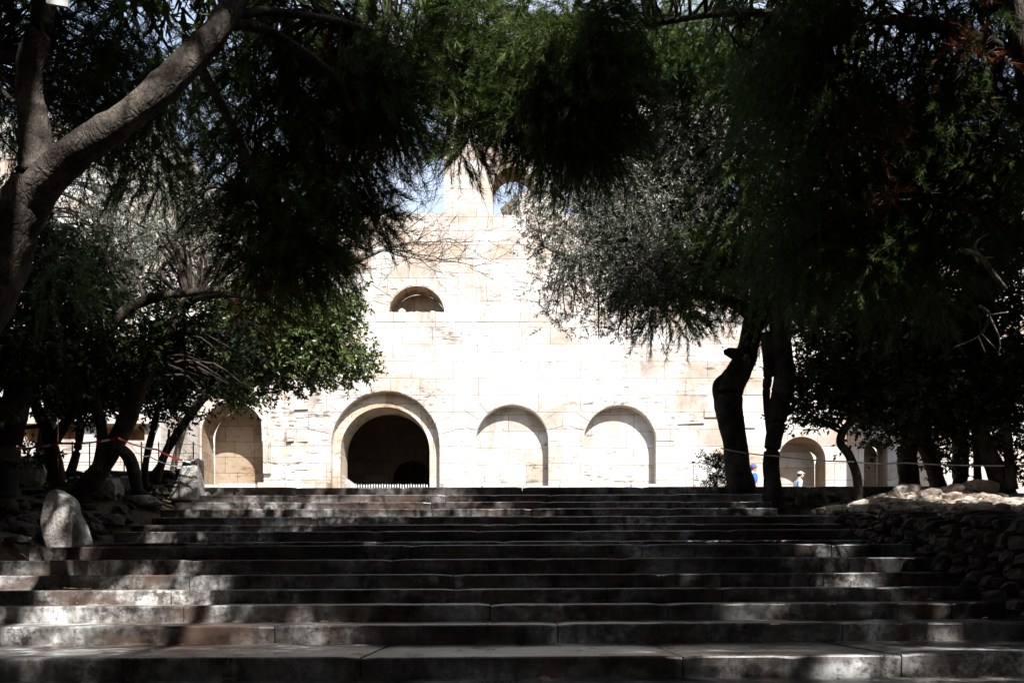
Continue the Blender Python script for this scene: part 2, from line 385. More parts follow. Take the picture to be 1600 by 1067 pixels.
# sunlit rubble mound on the right (loose, uncountable) with larger stones as things
mb = MB()
for i in range(900):
    px = random.uniform(1275, 1640); t = random.random()
    d = random.uniform(10.2, 13.2)
    top = np.interp(px, [1270, 1340, 1400, 1440, 1500, 1560, 1640], [802, 790, 768, 764, 770, 774, 782])
    bot = np.interp(px, [1270, 1340, 1400, 1640], [806, 798, 797, 797])
    py = bot+(top-bot)*((d-10.2)/3)+random.uniform(-2, 2)
    r = random.choice([.03, .04, .05, .07, .09, .13]); c = P(px, py, d)
    if c.x < 4.6: continue
    rock_mesh(mb, c, r*random.uniform(.8, 1.6), r, r*random.uniform(.4, .8), i*.77, 1, .3)
o = mb.build('loose_rubble', M['rubble']); tag(o, 'sunlit heap of loose pale rubble on top of the retaining wall', 'rubble', kind='stuff')
mb = MB()
for i in range(420):
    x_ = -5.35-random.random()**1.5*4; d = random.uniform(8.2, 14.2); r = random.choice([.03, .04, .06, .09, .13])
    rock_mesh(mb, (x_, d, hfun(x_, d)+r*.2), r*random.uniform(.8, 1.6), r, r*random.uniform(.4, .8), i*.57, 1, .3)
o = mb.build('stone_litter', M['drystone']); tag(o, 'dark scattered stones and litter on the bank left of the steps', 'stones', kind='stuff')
# soil body below the rubble
mv = []; cols = 24; rws = 10
for j in range(rws):
    d = 9.6+j*.42
    for i in range(cols):
        px = 1262+i*(1800-1262)/(cols-1)
        top = np.interp(px, [1262, 1340, 1400, 1440, 1500, 1560, 1800], [806, 794, 772, 768, 774, 778, 786])
        bot = np.interp(px, [1262, 1340, 1400, 1800], [812, 803, 801, 801])
        q = P(px, bot+(top-bot)*min(1, max(0, (d-10.2)/3)), d); q.z += .05*noise.noise(q*2)-.02
        q.x = max(q.x, 4.62)
        if i == 0 or j == 0: q.z -= .5
        mv.append(q)
mo = link('earth_mound', mesh_from(mv, [(j*cols+i, j*cols+i+1, (j+1)*cols+i+1, (j+1)*cols+i) for j in range(rws-1) for i in range(cols-1)]), M['rubble'], None, True)
tag(mo, kind='structure')
for (px, py, d, r, h, lab) in [(1418, 767, 12.6, 22, 9, 'rounded mossy stone crowning the rubble heap'), (1455, 775, 12.0, 16, 10, 'angular pale stone in the middle of the rubble heap'),
        (1488, 765, 12.8, 17, 7, 'flat grey stone lying behind the rubble heap under the trees'), (1530, 762, 13.1, 26, 11, 'large dark stone at the back right of the rubble'),
        (1488, 779, 11.7, 15, 10, 'dark pitted stone right of the middle of the rubble heap'), (1390, 786, 11.3, 26, 9, 'broad flat sunlit stone at the front left of the rubble'),
        (1572, 790, 11.0, 22, 12, 'stone block at the right end of the rubble near the edge'), (1545, 857, 7.9, 44, 36, 'big rough stone block in deep shade at the lower right'),
        (1308, 795, 11.8, 16, 6, 'small earthy stone at the left tip of the rubble')]:
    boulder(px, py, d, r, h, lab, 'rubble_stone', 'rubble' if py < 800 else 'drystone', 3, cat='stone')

# ------------------------------------------------------------------ ancient theatre facade
D = 30.0; K = D/F
def X(px, d=D): return (px-HX)*d/F
def Z(py, d=D): return (HY-py)*d/F
def arch(x0, x1, zs, zb, n=26):
    c = (x0+x1)/2; r = (x1-x0)/2
    return [(x0, zb)]+[(c-r*math.cos(math.pi*i/n), zs+r*math.sin(math.pi*i/n)) for i in range(n+1)]+[(x1, zb)]
def panel(y, outer, holes, mb):
    loops = [[Vector((a, b, 0)) for a, b in outer]]+[[Vector((a, b, 0)) for a, b in h] for h in holes]
    flat_ = [p for l in loops for p in l]
    k = len(mb.v); mb.v += [Vector((p.x, y, p.y)) for p in flat_]
    for t in tessellate_polygon(loops): mb.f.append(tuple(k+i for i in t))
def reveal(mb, h, y0, y1, rough=.0, closed=False):
    k = len(mb.v); n = len(h)
    for a, b in h:
        e = rough*noise.noise(Vector((a*2, b*2, 0))); mb.v += [Vector((a, y0, b)), Vector((a+e, y1, b+e))]
    for i in range(n-1 if not closed else n):
        j = (i+1) % n; mb.f.append((k+2*i, k+2*j, k+2*j+1, k+2*i+1))
fac = empty('theatre_facade', (0, D, 2.3), 'tall sunlit ancient stone theatre wall with arched doorway and blind niches', 'ruin wall')
GZ = 1.5
door_o = arch(X(517), X(687), Z(696), GZ); door_i = arch(X(529), X(670), Z(703), GZ)
n1 = arch(X(743), X(857), Z(689), GZ); n2 = arch(X(912), X(1025), Z(689), GZ)
nl = arch(X(315), X(412), Z(676), GZ); nr = arch(X(1216), X(1290), Z(719), GZ); nr2 = arch(X(1350), X(1387), Z(705), GZ)
zt = Z(488.5)
mb = MB(); panel(D, [(X(300), GZ), (X(1400), GZ), (X(1400), zt), (X(300), zt)], [door_o, n1, n2, nl, nr, nr2], mb)
mb.add([(X(300), D, zt), (X(1400), D, zt), (X(1400), D+.5, zt), (X(300), D+.5, zt)], [(0, 1, 2, 3)])
mb.build('lower_wall', M['marble_wall'], fac)
def niche(name, h, depth, m='marble_wall', rm='arch_stone', rough=0):
    b = MB(); reveal(b, h, D, D+depth, rough); o = b.build('arch_reveal', M[rm], fac)
    b = MB(); panel(D+depth, h, [], b); b.build(name, M[m], fac); return o
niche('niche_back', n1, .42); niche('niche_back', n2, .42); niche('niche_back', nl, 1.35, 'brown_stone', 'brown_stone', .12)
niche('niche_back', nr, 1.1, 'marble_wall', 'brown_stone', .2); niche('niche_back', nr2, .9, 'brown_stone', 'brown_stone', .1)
b = MB(); reveal(b, door_o, D, D+.32); b.build('arch_reveal', M['arch_stone'], fac)
b = MB(); panel(D+.32, door_o, [door_i], b); b.build('door_surround', M['arch_stone'], fac)
b = MB(); reveal(b, door_i, D+.32, D+1.6); b.build('doorway_passage', M['arch_stone'], fac)
# passage chamber behind the doorway, with an inner arch
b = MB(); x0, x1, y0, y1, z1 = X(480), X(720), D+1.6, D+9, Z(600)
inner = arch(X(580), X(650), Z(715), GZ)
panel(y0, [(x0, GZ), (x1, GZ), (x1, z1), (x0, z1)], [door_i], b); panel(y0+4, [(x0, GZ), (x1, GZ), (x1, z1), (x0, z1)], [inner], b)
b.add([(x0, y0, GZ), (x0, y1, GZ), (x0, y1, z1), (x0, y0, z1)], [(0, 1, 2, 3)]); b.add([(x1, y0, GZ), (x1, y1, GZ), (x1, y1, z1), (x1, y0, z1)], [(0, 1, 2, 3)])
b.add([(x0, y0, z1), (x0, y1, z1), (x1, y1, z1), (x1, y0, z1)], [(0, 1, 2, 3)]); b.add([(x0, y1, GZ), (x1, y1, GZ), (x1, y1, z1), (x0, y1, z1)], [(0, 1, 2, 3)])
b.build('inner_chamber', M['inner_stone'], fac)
# upper storey
DU = D+.14
win = arch(X(607), X(694), Z(488), zt-.0, 26)[1:-1]
upw = []
for a in (770, 885, 1000, 1115): upw.append(arch(X(a), X(a+64), Z(290), Z(333.5)))
ragged = [(X(1400), Z(300)), (X(1300), Z(280)), (X(1200), Z(180)), (X(1100), Z(62)), (X(1000), Z(66)), (X(940), Z(52)), (X(860), Z(54)), (X(800), Z(70)), (X(735), Z(72)), (X(693), Z(100)),
          (X(693), Z(331)), (X(640), Z(331)), (X(600), Z(327)), (X(560), Z(333)), (X(500), Z(330)), (X(430), Z(332))]
outer = [(X(300), zt), (win[0][0], zt)]+win[1:-1]+[(win[-1][0], zt), (X(1400), zt)]+ragged+[(X(430), Z(300)), (X(300), Z(290))]
b = MB(); panel(DU, outer, upw, b); reveal(b, outer[outer.index((X(1400), zt)):]+[outer[0]], DU, DU+1.1); b.build('upper_wall', M['upper_wall'], fac)
for h in upw:
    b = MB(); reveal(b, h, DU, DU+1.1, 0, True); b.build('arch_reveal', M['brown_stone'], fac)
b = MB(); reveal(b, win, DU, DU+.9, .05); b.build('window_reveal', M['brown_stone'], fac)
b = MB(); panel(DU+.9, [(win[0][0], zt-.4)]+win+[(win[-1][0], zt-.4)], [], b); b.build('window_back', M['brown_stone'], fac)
b = MB()
for px in range(612, 690, 8):
    c = P(px, 491+random.uniform(-2, 2), D+.5); rock_mesh(b, c, .14, .14, .12*random.uniform(.5, 1.4), px, 2, .3)
b.build('window_rubble', M['rubble'], fac)
# string course and individual proud / eroded blocks
b = MB()
x = X(430)
while x < X(1390):
    w = random.uniform(.8, 1.9)
    if True: b.box(x+.004, min(x+w, X(1390))-.004, D-.008-random.uniform(0, .012), D+.05, zt-.34+random.uniform(-.02, .02), zt+.012+random.uniform(0, .02), .004)
    x += w
b.build('string_course', M['marble_wall'], fac)
b = MB()
for (x0, x1, y0, y1, t) in [(452, 460, 634, 664, .05), (460, 482, 632, 640, .07), (448, 460, 668, 690, .10), (464, 481, 667, 690, .05), (412, 424, 690, 740, .12), (410, 418, 650, 690, .1),
        (1100, 1140, 640, 652, .05), (1143, 1180, 652, 668, .06), (1060, 1100, 655, 662, .05), (455, 480, 692, 734, .03)]:
    b = MB(); b.box(X(x0), X(x1), D-t, D+.04, Z(y1), Z(y0), .02); b.build('worn_block', M['marble_wall'], fac)
for i in range(34):
    px = random.uniform(440, 1390); py = random.uniform(500, 600); w = random.uniform(12, 45); h = random.uniform(9, 22)
    if 490 < px+w and px < 700 and py+h > 605: continue
    b = MB(); b.box(X(px), X(px+w), D-random.uniform(.006, .013), D+.04, Z(py+h), Z(py), .005); b.build('worn_block', M['marble_wall'], fac)
# voussoir fans above niches: thin proud wedges
for (cx, cz, r0, r1, nn) in [(602, 696, 86, 118, 15), (800, 689, 58, 84, 11), (968.5, 689, 57.5, 84, 11), (650.5, 488, 45, 78, 11)]:
    b = MB()
    for i in range(nn):
        a0 = math.pi*(i+.03)/nn; a1 = math.pi*(i+.97)/nn; t = random.uniform(.004, .022); rr = r1*random.uniform(.92, 1.08)
        q = []
        for a_ in np.linspace(a0, a1, 5): q.append((X(cx-r0*math.cos(a_)), Z(cz-r0*math.sin(a_))))
        for a_ in np.linspace(a1, a0, 5): q.append((X(cx-rr*math.cos(a_)), Z(cz-rr*math.sin(a_))))
        yy = D-t if cz > 500 else DU-t
        k = len(b.v); b.v += [Vector((u, yy, w_)) for u, w_ in q]+[Vector((u, yy+.06, w_)) for u, w_ in q]
        b.f.append(tuple(k+i_ for i_ in range(10)))
        for i_ in range(10): j_ = (i_+1) % 10; b.f.append((k+i_, k+j_, k+10+j_, k+10+i_))
    b.build('voussoirs', M['marble_wall'], fac)
# plinth
b = MB(); x = X(690)
while x < X(1200):
    w = random.uniform(.6, 1.8); zt_ = Z(random.choice([754, 756, 757, 758, 760]), 29.2)
    b.box(x+.01, x+w-.01, 29.0+random.uniform(-.1, .1), D, GZ, zt_, .02); x += w
b.build('plinth', M['marble_wall'], fac); b = MB()
x = X(300)
while x < X(515):
    w = random.uniform(.6, 1.4); b.box(x+.01, x+w-.01, 29.3, D, GZ, Z(random.uniform(750, 760), 29.3), .03); x += w
b.build('plinth', M['marble_wall'], fac)
# projecting wings
def wing(xa, xb, yf, ztop, m, name, holes=[]):
    b = MB(); panel(yf, [(xa, GZ), (xb, GZ), (xb, ztop), (xa, ztop)], holes, b)
    for xx in (xa, xb): b.add([(xx, yf, GZ), (xx, D+1.2, GZ), (xx, D+1.2, ztop), (xx, yf, ztop)], [(0, 1, 2, 3)])
    b.add([(xa, yf, ztop), (xb, yf, ztop), (xb, D+1.2, ztop), (xa, D+1.2, ztop)], [(0, 1, 2, 3)])
    b.build(name, M[m], fac)
    for h in holes:
        c = MB(); reveal(c, h, yf, yf+.5); panel(yf+.5, h, [], c); c.build('niche_back', M['ochre'], fac)
dw = 26.6
lh = [[(X(a, dw), Z(q1, dw)), (X(a, dw), Z(q0, dw)), (X(b_, dw), Z(q0, dw)), (X(b_, dw), Z(q1, dw))] for a, b_, q0, q1 in ((96, 122, 664, 686), (150, 184, 666, 700), (196, 226, 668, 688), (40, 70, 664, 690))]
wing(-32, X(313), dw, Z(265), 'marble_wall', 'left_wing', lh)
wing(X(1392), 34, dw, Z(300), 'marble_wall', 'right_wing')
b = MB(); b.box(-32, X(312), dw-.25, dw-.003, Z(664, dw), Z(657, dw), .004); b.build('ledge', M['marble_wall'], fac)

# sloping white block at the doorway and the iron gate
b = MB(); q = [P(534, 741, 29.6), P(556, 757, 29.6), P(556, 800, 29.6), P(534, 800, 29.6)]
b.add([*q, *[p+Vector((0, .35, 0)) for p in q]], [(3, 2, 1, 0), (4, 5, 6, 7), (0, 1, 5, 4), (1, 2, 6, 5), (2, 3, 7, 6), (3, 0, 4, 7)])
tag(b.build('sloping_block', M['marble_wall']), 'white sloping stone block at the left foot of the dark doorway', 'stone block')
gt = empty('iron_gate', (X(612, 29.7), 29.7, 2.3), 'low white picket gate across the dark arched doorway', 'gate')
for i in range(28):
    px = 556.5+i*4.1; xx = X(px, 29.7); b = MB(); top = Z(755.6+random.uniform(-.5, .5), 29.7)
    b.box(xx-.014, xx+.014, 29.69, 29.715, 2.35, top-.09); k = len(b.v)
    b.add([(xx-.026, 29.685, top-.09), (xx+.026, 29.685, top-.09), (xx+.026, 29.72, top-.09), (xx-.026, 29.72, top-.09), (xx, 29.7, top)], [(0, 1, 4), (1, 2, 4), (2, 3, 4), (3, 0, 4), (3, 2, 1, 0)])
    b.build('picket', M['white_paint'], gt)
b = MB(); b.box(X(556, 29.7), X(669, 29.7), 29.718, 29.745, 2.6, 2.66); b.box(X(556, 29.7), X(669, 29.7), 29.718, 29.745, 3.75, 3.81); b.build('rail', M['white_paint'], gt)

# ------------------------------------------------------------------ acropolis hill and temple seen through the arch
hv = []; hn = 28
for j in range(14):
    for i in range(hn):
        x = -90+i*180/(hn-1); y = 100+j*10
        e = max(0, 1-((x/95)**4))*min(1, j/2)*min(1, (13-j)/2)
        hv.append((x, y, 2+51.5*e+2*noise.noise(Vector((x*.05, y*.05, 0)))*e))
ho = link('hill', mesh_from(hv, [(j*hn+i, j*hn+i+1, (j+1)*hn+i+1, (j+1)*hn+i) for j in range(13) for i in range(hn-1)]), M['rubble'], None, True); tag(ho, kind='structure')
te = empty('hilltop_temple', P(812, 345, 122), 'small pale hilltop temple ruin seen through the arched window opening', 'temple')
def tbox(name, pts, d0, d1, m='upper_wall'):   # pts: list of (px,py) on near face at d0; far face d1 same world offsets
    b = MB(); a = [P(px, py, d0) for px, py in pts]; n = len(a); c = [p+Vector((0, d1-d0, 0)) for p in a]
    b.add(a+c, [tuple(range(n)), tuple(range(n, 2*n))[::-1]]+[(i, (i+1) % n, n+(i+1) % n, n+i) for i in range(n)])
    b.build(name, M[m], te)
# cornice receding to the left
A0 = P(811, 303, 120); L = P(785, 325.5, 124.6)
def recede(name, dz0, dz1, out, m='upper_wall'):
    b = MB(); dr = (L-A0); dr.z = 0; nn = Vector((dr.y, -dr.x, 0)).normalized()*-out
    q0, q1 = A0.copy(), A0+dr
    vs = []
    for p in (q0, q1):
        for s in (nn, Vector((1.2, 1.0, 0))):
            for zz in (dz0, dz1): vs.append(Vector((p.x+s.x, p.y+s.y, A0.z+zz)))
    b.add(vs, [(0, 1, 3, 2), (4, 6, 7, 5), (0, 4, 5, 1), (2, 3, 7, 6), (1, 5, 7, 3), (0, 2, 6, 4)]); b.build(name, M[m], te)
recede('cornice', -.25, 0, .35); recede('architrave', -.75, -.25, .1)
for t in (.05, .35, .65, .95):
    p = A0+(L-A0)*t; b = MB(); b.tube([(p.x, p.y, A0.z-4.5), (p.x, p.y, A0.z-.78)], [.24, .19], 10); b.build('column', M['upper_wall'], te)
recede('cella_wall', -4.5, -.8, -.9)
tbox('tower', [(812, 350), (845, 350), (845, 300), (838, 300), (838, 292), (828, 292), (828, 297), (817, 297), (817, 303), (812, 303)], 119.5, 126)

# ------------------------------------------------------------------ foliage generators
class Leaves:
    def __init__(s): s.V = []; s.n = 0; s.F = []
    def tris(s, v): s.V.append(v.reshape(-1, 3)); s.F.append(3*np.ones(v.shape[0], int))
    def quads(s, v): s.V.append(v.reshape(-1, 3)); s.F.append(4*np.ones(v.shape[0], int))
    def build(s, name, m, parent):
        if not s.V: return None
        V = np.concatenate(s.V); cnt = np.concatenate(s.F); me = bpy.data.meshes.new(name)
        me.vertices.add(len(V)); me.vertices.foreach_set('co', V.astype(np.float32).ravel())
        me.loops.add(len(V)); me.loops.foreach_set('vertex_index', np.arange(len(V), dtype=np.int32))
        me.polygons.add(len(cnt)); st_ = np.concatenate([[0], np.cumsum(cnt)[:-1]])
        me.polygons.foreach_set('loop_start', st_.astype(np.int32))
        me.update(calc_edges=True); return link(name, me, m, parent)
def unit(a): return a/np.maximum(1e-9, np.linalg.norm(a, axis=-1, keepdims=True))
def rnd_dir(n): return unit(RNG.normal(size=(n, 3)))
SUNv = np.array(SUN)
LIT = []      # (point, radius): gaps of the canopy that let sun through on these places
def lit(px, py, d, r): LIT.append((np.array(P(px, py, d)), r))
for a in [(15, 890, 8, .45), (75, 887, 8, .4), (130, 888, 8, .3), (60, 908, 7.6, .4), (300, 912, 7.6, .25), (140, 905, 7.8, .4), (210, 912, 7.6, .4), (150, 932, 7.2, .3), (60, 930, 7.2, .2), (320, 938, 7, .25), (500, 965, 6.6, .25), (330, 1000, 6.2, .35), (500, 1000, 6.2, .3), (100, 965, 6.5, .4), (290, 965, 6.6, .35), (240, 935, 7.1, .3), (40, 955, 6.7, .4), (150, 960, 6.6, .35), (230, 955, 6.6, .3), (330, 960, 6.7, .18),
          (430, 958, 6.7, .2), (40, 995, 6.2, .35), (140, 995, 6.2, .3), (200, 1000, 6.2, .25), (290, 1000, 6.2, .2), (420, 990, 6.2, .22), (30, 1015, 5.6, .45), (200, 1016, 5.6, .4), (420, 1018, 5.6, .3), (900, 1020, 5.3, .25), (1100, 1020, 5.3, .35), (1300, 1021, 5.2, .25), (1550, 1018, 5.2, .4), (1450, 1022, 5.2, .2),
          (20, 1050, 5, .13), (170, 1058, 5, .12), (320, 1060, 5, .13), (1350, 1040, 5, .1), (1450, 1055, 5, .2), (1580, 1055, 5, .2), (105, 800, 8.95, .45), (110, 835, 8.95, .45), (530, 885, 7.8, .15), (240, 822, 10.7, .2), (160, 838, 10.2, .2), (205, 826, 10.6, .15),
          (1000, 860, 8.3, .15), (1045, 888, 7.8, .14), (1290, 878, 8, .2), (1330, 880, 8, .2), (1410, 870, 8.2, .17), (1350, 905, 7.6, .18), (1150, 950, 6.8, .2), (1380, 935, 7, .1), (1395, 932, 7, .1), (1500, 985, 6.2, .18), (1310, 990, 6.2, .1), (1220, 930, 7, .12), (1090, 895, 7.8, .1), (770, 930, 7, .1), (840, 930, 7, .08),
          (340, 775, 12.9, 0.50), (420, 782, 12.5, 0.55), (500, 785, 12.4, 0.65), (580, 785, 12.4, 0.65), (660, 787, 12.3, 0.65), (740, 790, 12.2, 0.60), (820, 790, 12.2, 0.55), (880, 790, 12.2, .3), (620, 768, 13, .4), (700, 764, 13.2, .3), (500, 768, 13, .3), (400, 795, 12.0, .2),
          (1130, 795, 12, .25), (1170, 785, 12.3, .25), (1195, 792, 12, .3), (1150, 775, 12.8, .15), (1000, 782, 12.5, .15), (1060, 790, 12.3, .15),
          (1370, 785, 12.2, .9), (1420, 783, 12, .9), (1470, 780, 11.8, .9), (1520, 778, 12, .9), (1570, 780, 11.8, .9), (1330, 790, 11.8, .2), (1585, 800, 10.5, .2), (200, 750, 12.4, .2), (155, 755, 12.2, .15), (290, 750, 12.8, .4), (300, 730, 12.8, .35),
          ]: lit(*a)
for a in [   # crowns that catch the sun
          (20, 380, 5.6, .22), (10, 440, 5.6, .22), (40, 320, 5.6, .15), (100, 265, 5.5, .2), (290, 80, 5.5, .2), (345, 20, 5.5, .2), (450, 40, 7, .35), (530, 80, 7, .3), (480, 150, 7, .25), (720, 60, 7.4, .45), (780, 40, 7.4, .4), (730, 140, 7.4, .35), (560, 20, 7.2, .3),
          (1040, 95, 11.6, .6), (1100, 110, 11.6, .6), (1160, 85, 11.6, .6), (1010, 130, 11.6, .4), (1120, 60, 11.6, .5), (1300, 110, 8, .2), (1240, 230, 8.2, .22), (1350, 160, 8, .2), (1470, 190, 7.8, .2), (1280, 330, 8.6, .22), (1450, 350, 8.2, .2), (1500, 90, 7.6, .2), (1250, 450, 12.8, .25), (1180, 330, 12.8, .26), (1340, 470, 12.6, .25), (1470, 600, 13.2, .25), (1380, 620, 12.6, .25), (250, 60, 7.7, .24), (330, 160, 8.6, .24), (430, 200, 7, .2), (180, 480, 11, .25), (300, 560, 11.6, .25), (90, 470, 10.5, .25), (210, 560, 11.5, .25), (100, 90, 9, .25), (600, 130, 7.1, .25), (380, 120, 9, .4), (350, 180, 9.5, .4), (270, 20, 9.5, .5),
          (930, 250, 12.5, 1.0), (1000, 220, 12.5, .9), (870, 320, 12.5, .7), (1080, 190, 12.5, .6), (470, 500, 15, 1.0), (540, 540, 15, .8), (400, 480, 15, .8), (250, 400, 13, .7), (300, 330, 13, .6),
          (1390, 215, 7.5, .2), (1395, 320, 7.5, .2), (1540, 90, 7, .25), (510, 70, 7, .2), (1590, 90, 7, .2), (1540, 410, 7.1, .2), (1545, 500, 7.3, .22), (1460, 500, 8.4, .15), (1420, 360, 8, .12), (680, 30, 7.5, .3), (760, 100, 7.5, .3), (440, 100, 7, .3), (560, 60, 7.1, .3), (1080, 140, 11.6, .5), (1180, 130, 11.6, .4)]: lit(a[0], a[1], a[2], a[3]+(.42 if a[3] > .26 else 0))
LP_ = np.array([a[0] for a in LIT]); LR_ = np.array([a[1] for a in LIT])
def keep(c, pad=0.0):
    """c (n,3) spray positions; False where a spray would shade one of the sunlit places"""
    d = c[:, None, :]-LP_[None]; t = d@SUNv; perp = np.linalg.norm(d-t[..., None]*SUNv, axis=-1)
    out = np.ones(len(c), bool)
    for i in range(len(LP_)): out &= ~((perp[:, i] < LR_[i]+pad) & (t[:, i] > .25+.6*LR_[i]))
    return out

def pine_sprays(L, c, dirs, length=.34, nn=70, nl=.10, nw=.0035, stems=None, droop=.4):
    """each spray: a drooping twig carrying thin needles all round it"""
    n = len(c)
    if n == 0: return
    t = RNG.random((n, nn, 1)); ln = length*(.6+.8*RNG.random((n, 1, 1)))
    base = c[:, None]+dirs[:, None]*t*ln+np.array([0, 0, -1.])*(t*t)*ln*droop
    nd = unit(dirs[:, None]*.95+rnd_dir(n*nn).reshape(n, nn, 3)*.75+np.array([0, 0, -.12]))
    side = unit(np.cross(nd, rnd_dir(n*nn).reshape(n, nn, 3)))*nw
    tip = base+nd*nl*(.6+.7*RNG.random((n, nn, 1)))
    v_ = np.stack([base-side, base+side, tip], 2).reshape(-1, 3, 3); L.tris(v_)
    if stems is not None:
        a = c; b_ = c+dirs*length*1.0+np.array([0, 0, -1.])*length*droop; s1 = unit(np.cross(dirs, rnd_dir(n)))*.004
        s2 = unit(np.cross(dirs, s1))*.004
        for s in (s1, s2): stems.quads(np.stack([a-s, a+s, b_+s*.5, b_-s*.5], 1))
def leaf_sprays(L, c, dirs, length=.25, nn=16, ll=.055, lw=.02, stems=None, ang=.9):
    n = len(c)
    if n == 0: return
    t = RNG.random((n, nn, 1)); ln = length*(.6+.8*RNG.random((n, 1, 1)))
    base = c[:, None]+dirs[:, None]*t*ln
    nd = unit(dirs[:, None]*.6+rnd_dir(n*nn).reshape(n, nn, 3)*ang+np.array([0, 0, -.1]))
    sd = unit(np.cross(nd, unit(rnd_dir(n*nn).reshape(n, nn, 3)+np.array([0, 0, .6]))))
    s_ = (.6+.7*RNG.random((n, nn, 1))); tip = base+nd*ll*s_; mid = base+nd*ll*.45*s_
    L.quads(np.stack([base, mid-sd*lw*s_*.5, tip, mid+sd*lw*s_*.5], 2).reshape(-1, 4, 3))
    if stems is not None:
        b_ = c+dirs*length; s1 = unit(np.cross(dirs, rnd_dir(n)))*.003
        stems.quads(np.stack([c-s1, c+s1, b_+s1*.5, b_-s1*.5], 1))

def tree(name, label, limbs, blobs, bark_m, group=None, cat='tree', seed=1, extra=None):
    """limbs: list of polylines of (px,py,d,radius px); blobs: (px,py,d, rx px, ry px, rd m, kind, nclusters, sprays per cluster, cluster radius m)"""
    b0 = limbs[0][0]; root = empty(name, P(b0[0], b0[1], b0[2]), label, cat, group)
    tr = MB(); nodes = []
    for li in limbs:
        q = [list(P(p[0], p[1], p[2]))+[p[3]*p[2]/F*(.88 if bark_m == M['pine_bark'] else 1)] for p in li]; q = catmull(q, 7)
        r0 = q[0][3]
        pts = [Vector(a[:3])+Vector([noise.noise(Vector(a[:3])*1.7+Vector((k*7, seed, 0))) for k in range(3)])*.25*a[3] for a in q]
        tr.tube(pts, [max(.006, a[3]) for a in q], 22 if r0 > .06 else 9, (.17 if bark_m == M['pine_bark'] else .10) if r0 > .03 else .06)
        nodes += [(p, a[3]) for p, a in zip(pts, q)][len(pts)//3 if li is limbs[0] else 0:]
    NP = np.array([list(n_[0]) for n_ in nodes]); NR = np.array([n_[1] for n_ in nodes])
    out = {}; stems = Leaves(); twigs = MB(); cents = {}
    for (px, py, d_, rx, ry, rd, kind, nc, ns, cr) in blobs:
        c0 = np.array(P(px, py, d_)); sx, sz = rx*d_/F, ry*d_/F
        u = rnd_dir(nc)*(RNG.random((nc, 1))**.42)
        cc = c0+u*np.array([sx, rd, sz])
        for i in range(nc):
            c = cc[i]
            dist = np.linalg.norm(NP-c, axis=1)+np.maximum(0, (NP[:, 2]-c[2]))*.3; j = int(dist.argmin())
            a = NP[j]; Lg = np.linalg.norm(c-a)
            if Lg > .12:
                mid = (a+c)/2+RNG.normal(size=3)*Lg*.1+np.array([0, 0, .1*Lg])
                rr = min(NR[j]*.7, .008+.016*Lg)
                pts = catmull([list(a)+[rr], list(a*.55+mid*.45+RNG.normal(size=3)*Lg*.03)+[rr*.85], list(mid)+[rr*.7], list(c)+[rr*.3]], 3)
                twigs.tube([p[:3] for p in pts], [max(.0035, p[3]) for p in pts], 5)
        n = nc*ns; ci = np.repeat(np.arange(nc), ns); off = rnd_dir(n)*(RNG.random((n, 1))**.5)*cr*np.array([1.15, 1.15, .8])
        pos = cc[ci]+off; out_dir = unit(off+np.array([0, 0, .05]))
        k = keep(pos, {'pine_big': .10, 'pine': .04, 'dead_pine': .1}.get(kind, .0))
        if kind == 'pine_free': k[:] = True
        pos, out_dir, ci = pos[k], out_dir[k], ci[k]
        if kind in ('pine', 'pine_free', 'pine_far', 'pine_big', 'dead_pine'):
            dirs = unit(out_dir*.7+rnd_dir(len(pos))*.45+np.array([0, 0, -.42]))
            L_ = out.setdefault('dead_pine' if kind == 'dead_pine' else 'pine', Leaves())
            if kind == 'pine_big': pine_sprays(L_, pos, dirs, .42, 34, .17, .016)
            elif kind == 'pine_far': pine_sprays(L_, pos, dirs, .36, 60, .11, .0055)
            elif kind == 'pine_free': pine_sprays(L_, pos, dirs, .30, 70, .10, .0036)
            else: pine_sprays(L_, pos, dirs, .30, 80, .095, .0026, stems)
        else:
            dirs = unit(out_dir*.8+rnd_dir(len(pos))*.6); L_ = out.setdefault(kind, Leaves())
            if kind == 'olive': leaf_sprays(L_, pos, dirs, .24, 22, .058, .014, stems)
            elif kind == 'laurel': leaf_sprays(L_, pos, dirs, .22, 16, .075, .034, stems)
            else: leaf_sprays(L_, pos, dirs, .26, 16, .085, .036, None)
    o = tr.build('trunk', bark_m, root, True)
    if twigs.v: twigs.build('branches', M['dark_bark'] if bark_m != M['twig'] else bark_m, o, True)
    for kd, L_ in out.items():
        nm = {'pine': 'needle_crown', 'dead_pine': 'dead_needles'}.get(kd, 'leaf_crown')
        q = L_.build(nm, M[kd], root)
        if kd == 'dead_pine': q['label'] = 'rusty brown dead needles'
    if stems.V: stems.build('twigs', M['twig'], o)
    return root

